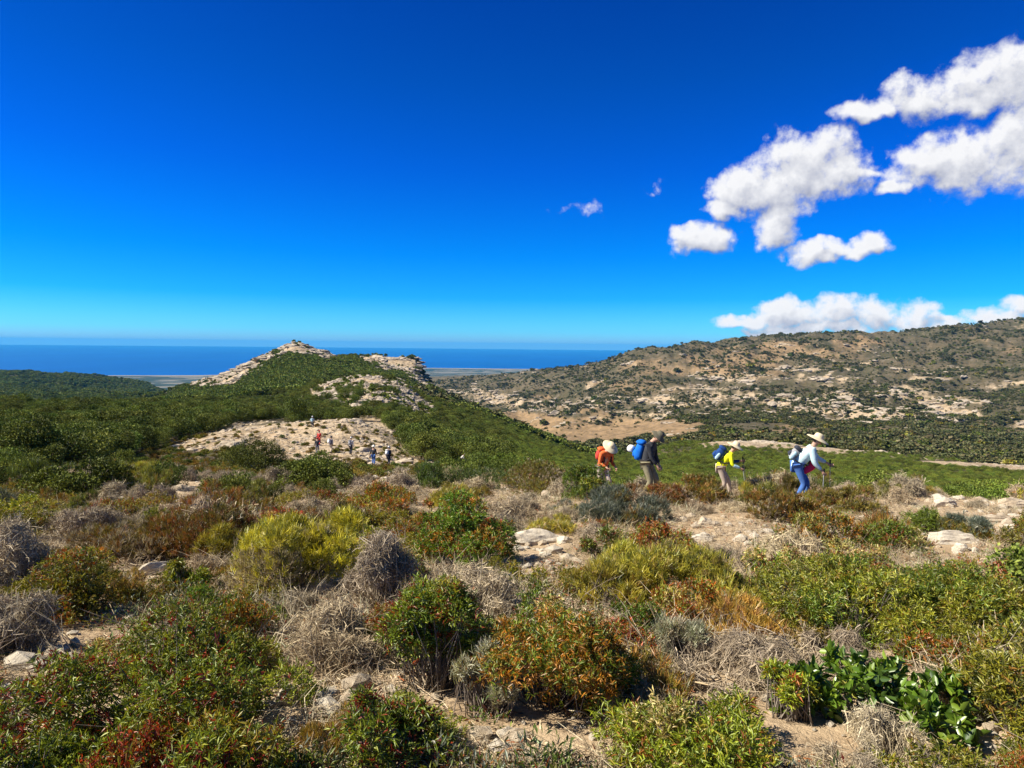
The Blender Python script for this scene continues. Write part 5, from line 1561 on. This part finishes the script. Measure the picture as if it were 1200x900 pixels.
def ground_cover(name, protos, n, r0, r1, smin, smax, label, dens=None, power=.35, lift=0.0):
    x, y, z, r = cand(int(n * 1.35), r0, r1, -58, 58, power)
    if dens is not None:
        k = rng.random(len(x)) < dens(x, y, z); x, y, z, r = x[k], y[k], z[k], r[k]
    ok = np.ones(len(x), bool)
    for hx, hy, hr in HANDTHINGS: ok &= (np.hypot(x - hx, y - hy) > hr * 1.05) & (np.hypot(x - hx * .86, y - hy * .86) > hr * (.8 if hy < 6 else 0))
    x, y, z, r = x[ok], y[ok], z[ok], r[ok]
    s = rng.uniform(smin, smax, len(x))
    scatter(name, protos, np.stack([x, y, z + lift], 1), rng.uniform(0, 6.28, len(x)), s, rng.integers(0, len(protos), len(x)), label)

def dn(wl, seed, lo, hi, bare_v=1.0):
    def f(x, y, z):
        c, r = to_px(np.stack([x, y, z], -1)); b = blobs(c, r, BARE, .3)
        return sst(fbm(x, y, wl, 3, seed), lo, hi) * (1 - b) + bare_v * b
    return f
ground_cover('dry_grass', [tuft('straw', 60, .09), tuft('straw', 50, .13, .05), tuft('straw', 70, .07, .1), tuft('grey', 60, .09, .08)], 7000, 2.0, 45, .6, 1.4, 'straw coloured dry grass tufts between the shrubs', dn(2.2, 130, -.2, .4, .5))
ground_cover('dead_litter', [litter('straw'), litter('grey'), litter('straw', 80, .25, .1, .0035), litter('rust', 50, .25, .035, .006)], 9000, 1.8, 26, .7, 1.4, 'dead twigs and fallen leaves matted on the stony soil', dn(1.5, 133, -.9, .0, .55))
ground_cover('brushwood', [tuft('grey', 110, .16, .15, .0019, 1.4), tuft('grey', 90, .22, .14, .0019, 1.2), tuft('straw', 90, .2, .14, .0019, 1.3), tuft('pale', 60, .12, .09, .003, .8)], 3200, 3.4, 40, .6, 1.4, 'grey dead brushwood tangled among the living shrubs', dn(1.3, 137, -.35, .25, .0))
ground_cover('low_herbs', [sprig('olive'), sprig('green'), sprig('rust', 50), sprig('green_red'), sprig('silver', 80)], 5200, 2.4, 45, .6, 1.8, 'low green herbs and seedlings between the shrubs', dn(2.0, 141, -.2, .4, .03))
ground_cover('dead_branches', [branch_litter(k) for k in range(5)], 900, 4.2, 22, .6, 1.5, 'bare dead branches lying and sticking up among the shrubs', dn(2.0, 145, -.4, .3, .15))
SMALL = [rock_mesh('pebble', M_PALEROCK if k % 2 else M_ROCK, 1, .8, .6, 1, 300 + k, .2) for k in range(6)]
x, y, z, r = cand(16000, 1.8, 45, -43, 43, .35)
c_, q_ = to_px(np.stack([x, y, z], -1)); bb = blobs(c_, q_, BARE, .3)
k = rng.random(len(x)) < np.clip(.35 + .5 * bb + fbm(x, y, 3, 3, 150), 0, 1); x, y, z, r, bb = x[k], y[k], z[k], r[k], bb[k]
s = np.minimum(.008 + rng.exponential(.011, len(x)) * (1 + .8 * bb), .11) * (1 + r / 14)
scatter('gravel', SMALL, np.stack([x, y, z + s * .15], 1), rng.uniform(0, 6.28, len(x)), s, rng.integers(0, 6, len(x)), 'pale gravel and small stones on the bare soil')
# low cover on the shelf and its surroundings
x, y, z, r = cand(11000, 40, 100, -42, 12, .5)
wd = wood_mask(x, y, z)[0]; rock, _, _, c_, q_, r = zones(x, y, z)
k = (wd < .5) & (rng.random(len(x)) < np.where(rock > .5, .10 * (1 + 2 * (fbm(x, y, 6, 2, 160) >.15)), .38))
x, y, z, r, rock = x[k], y[k], z[k], r[k], rock[k]
s = rng.uniform(.35, .95, len(x)) * np.where(rock > .5, .7, 1.1)
scatter('ridge_scrub', [proto_me for proto_me in (dense_shrub('olive', .6, .42, 1500, .08, 9)[0], dense_shrub('amber', .6, .4, 1400, .08, 9)[0], dense_shrub('green', .6, .5, 1500, .08, 9)[0], dense_shrub('grey', .6, .3, 1200, .08, 9)[0])],
        np.stack([x, y, z], 1), rng.uniform(0, 6.28, len(x)), s * 1.2, rng.choice(4, len(x), p=[.42, .27, .08, .23]), 'low olive and russet scrub around the bare rocky shelf')
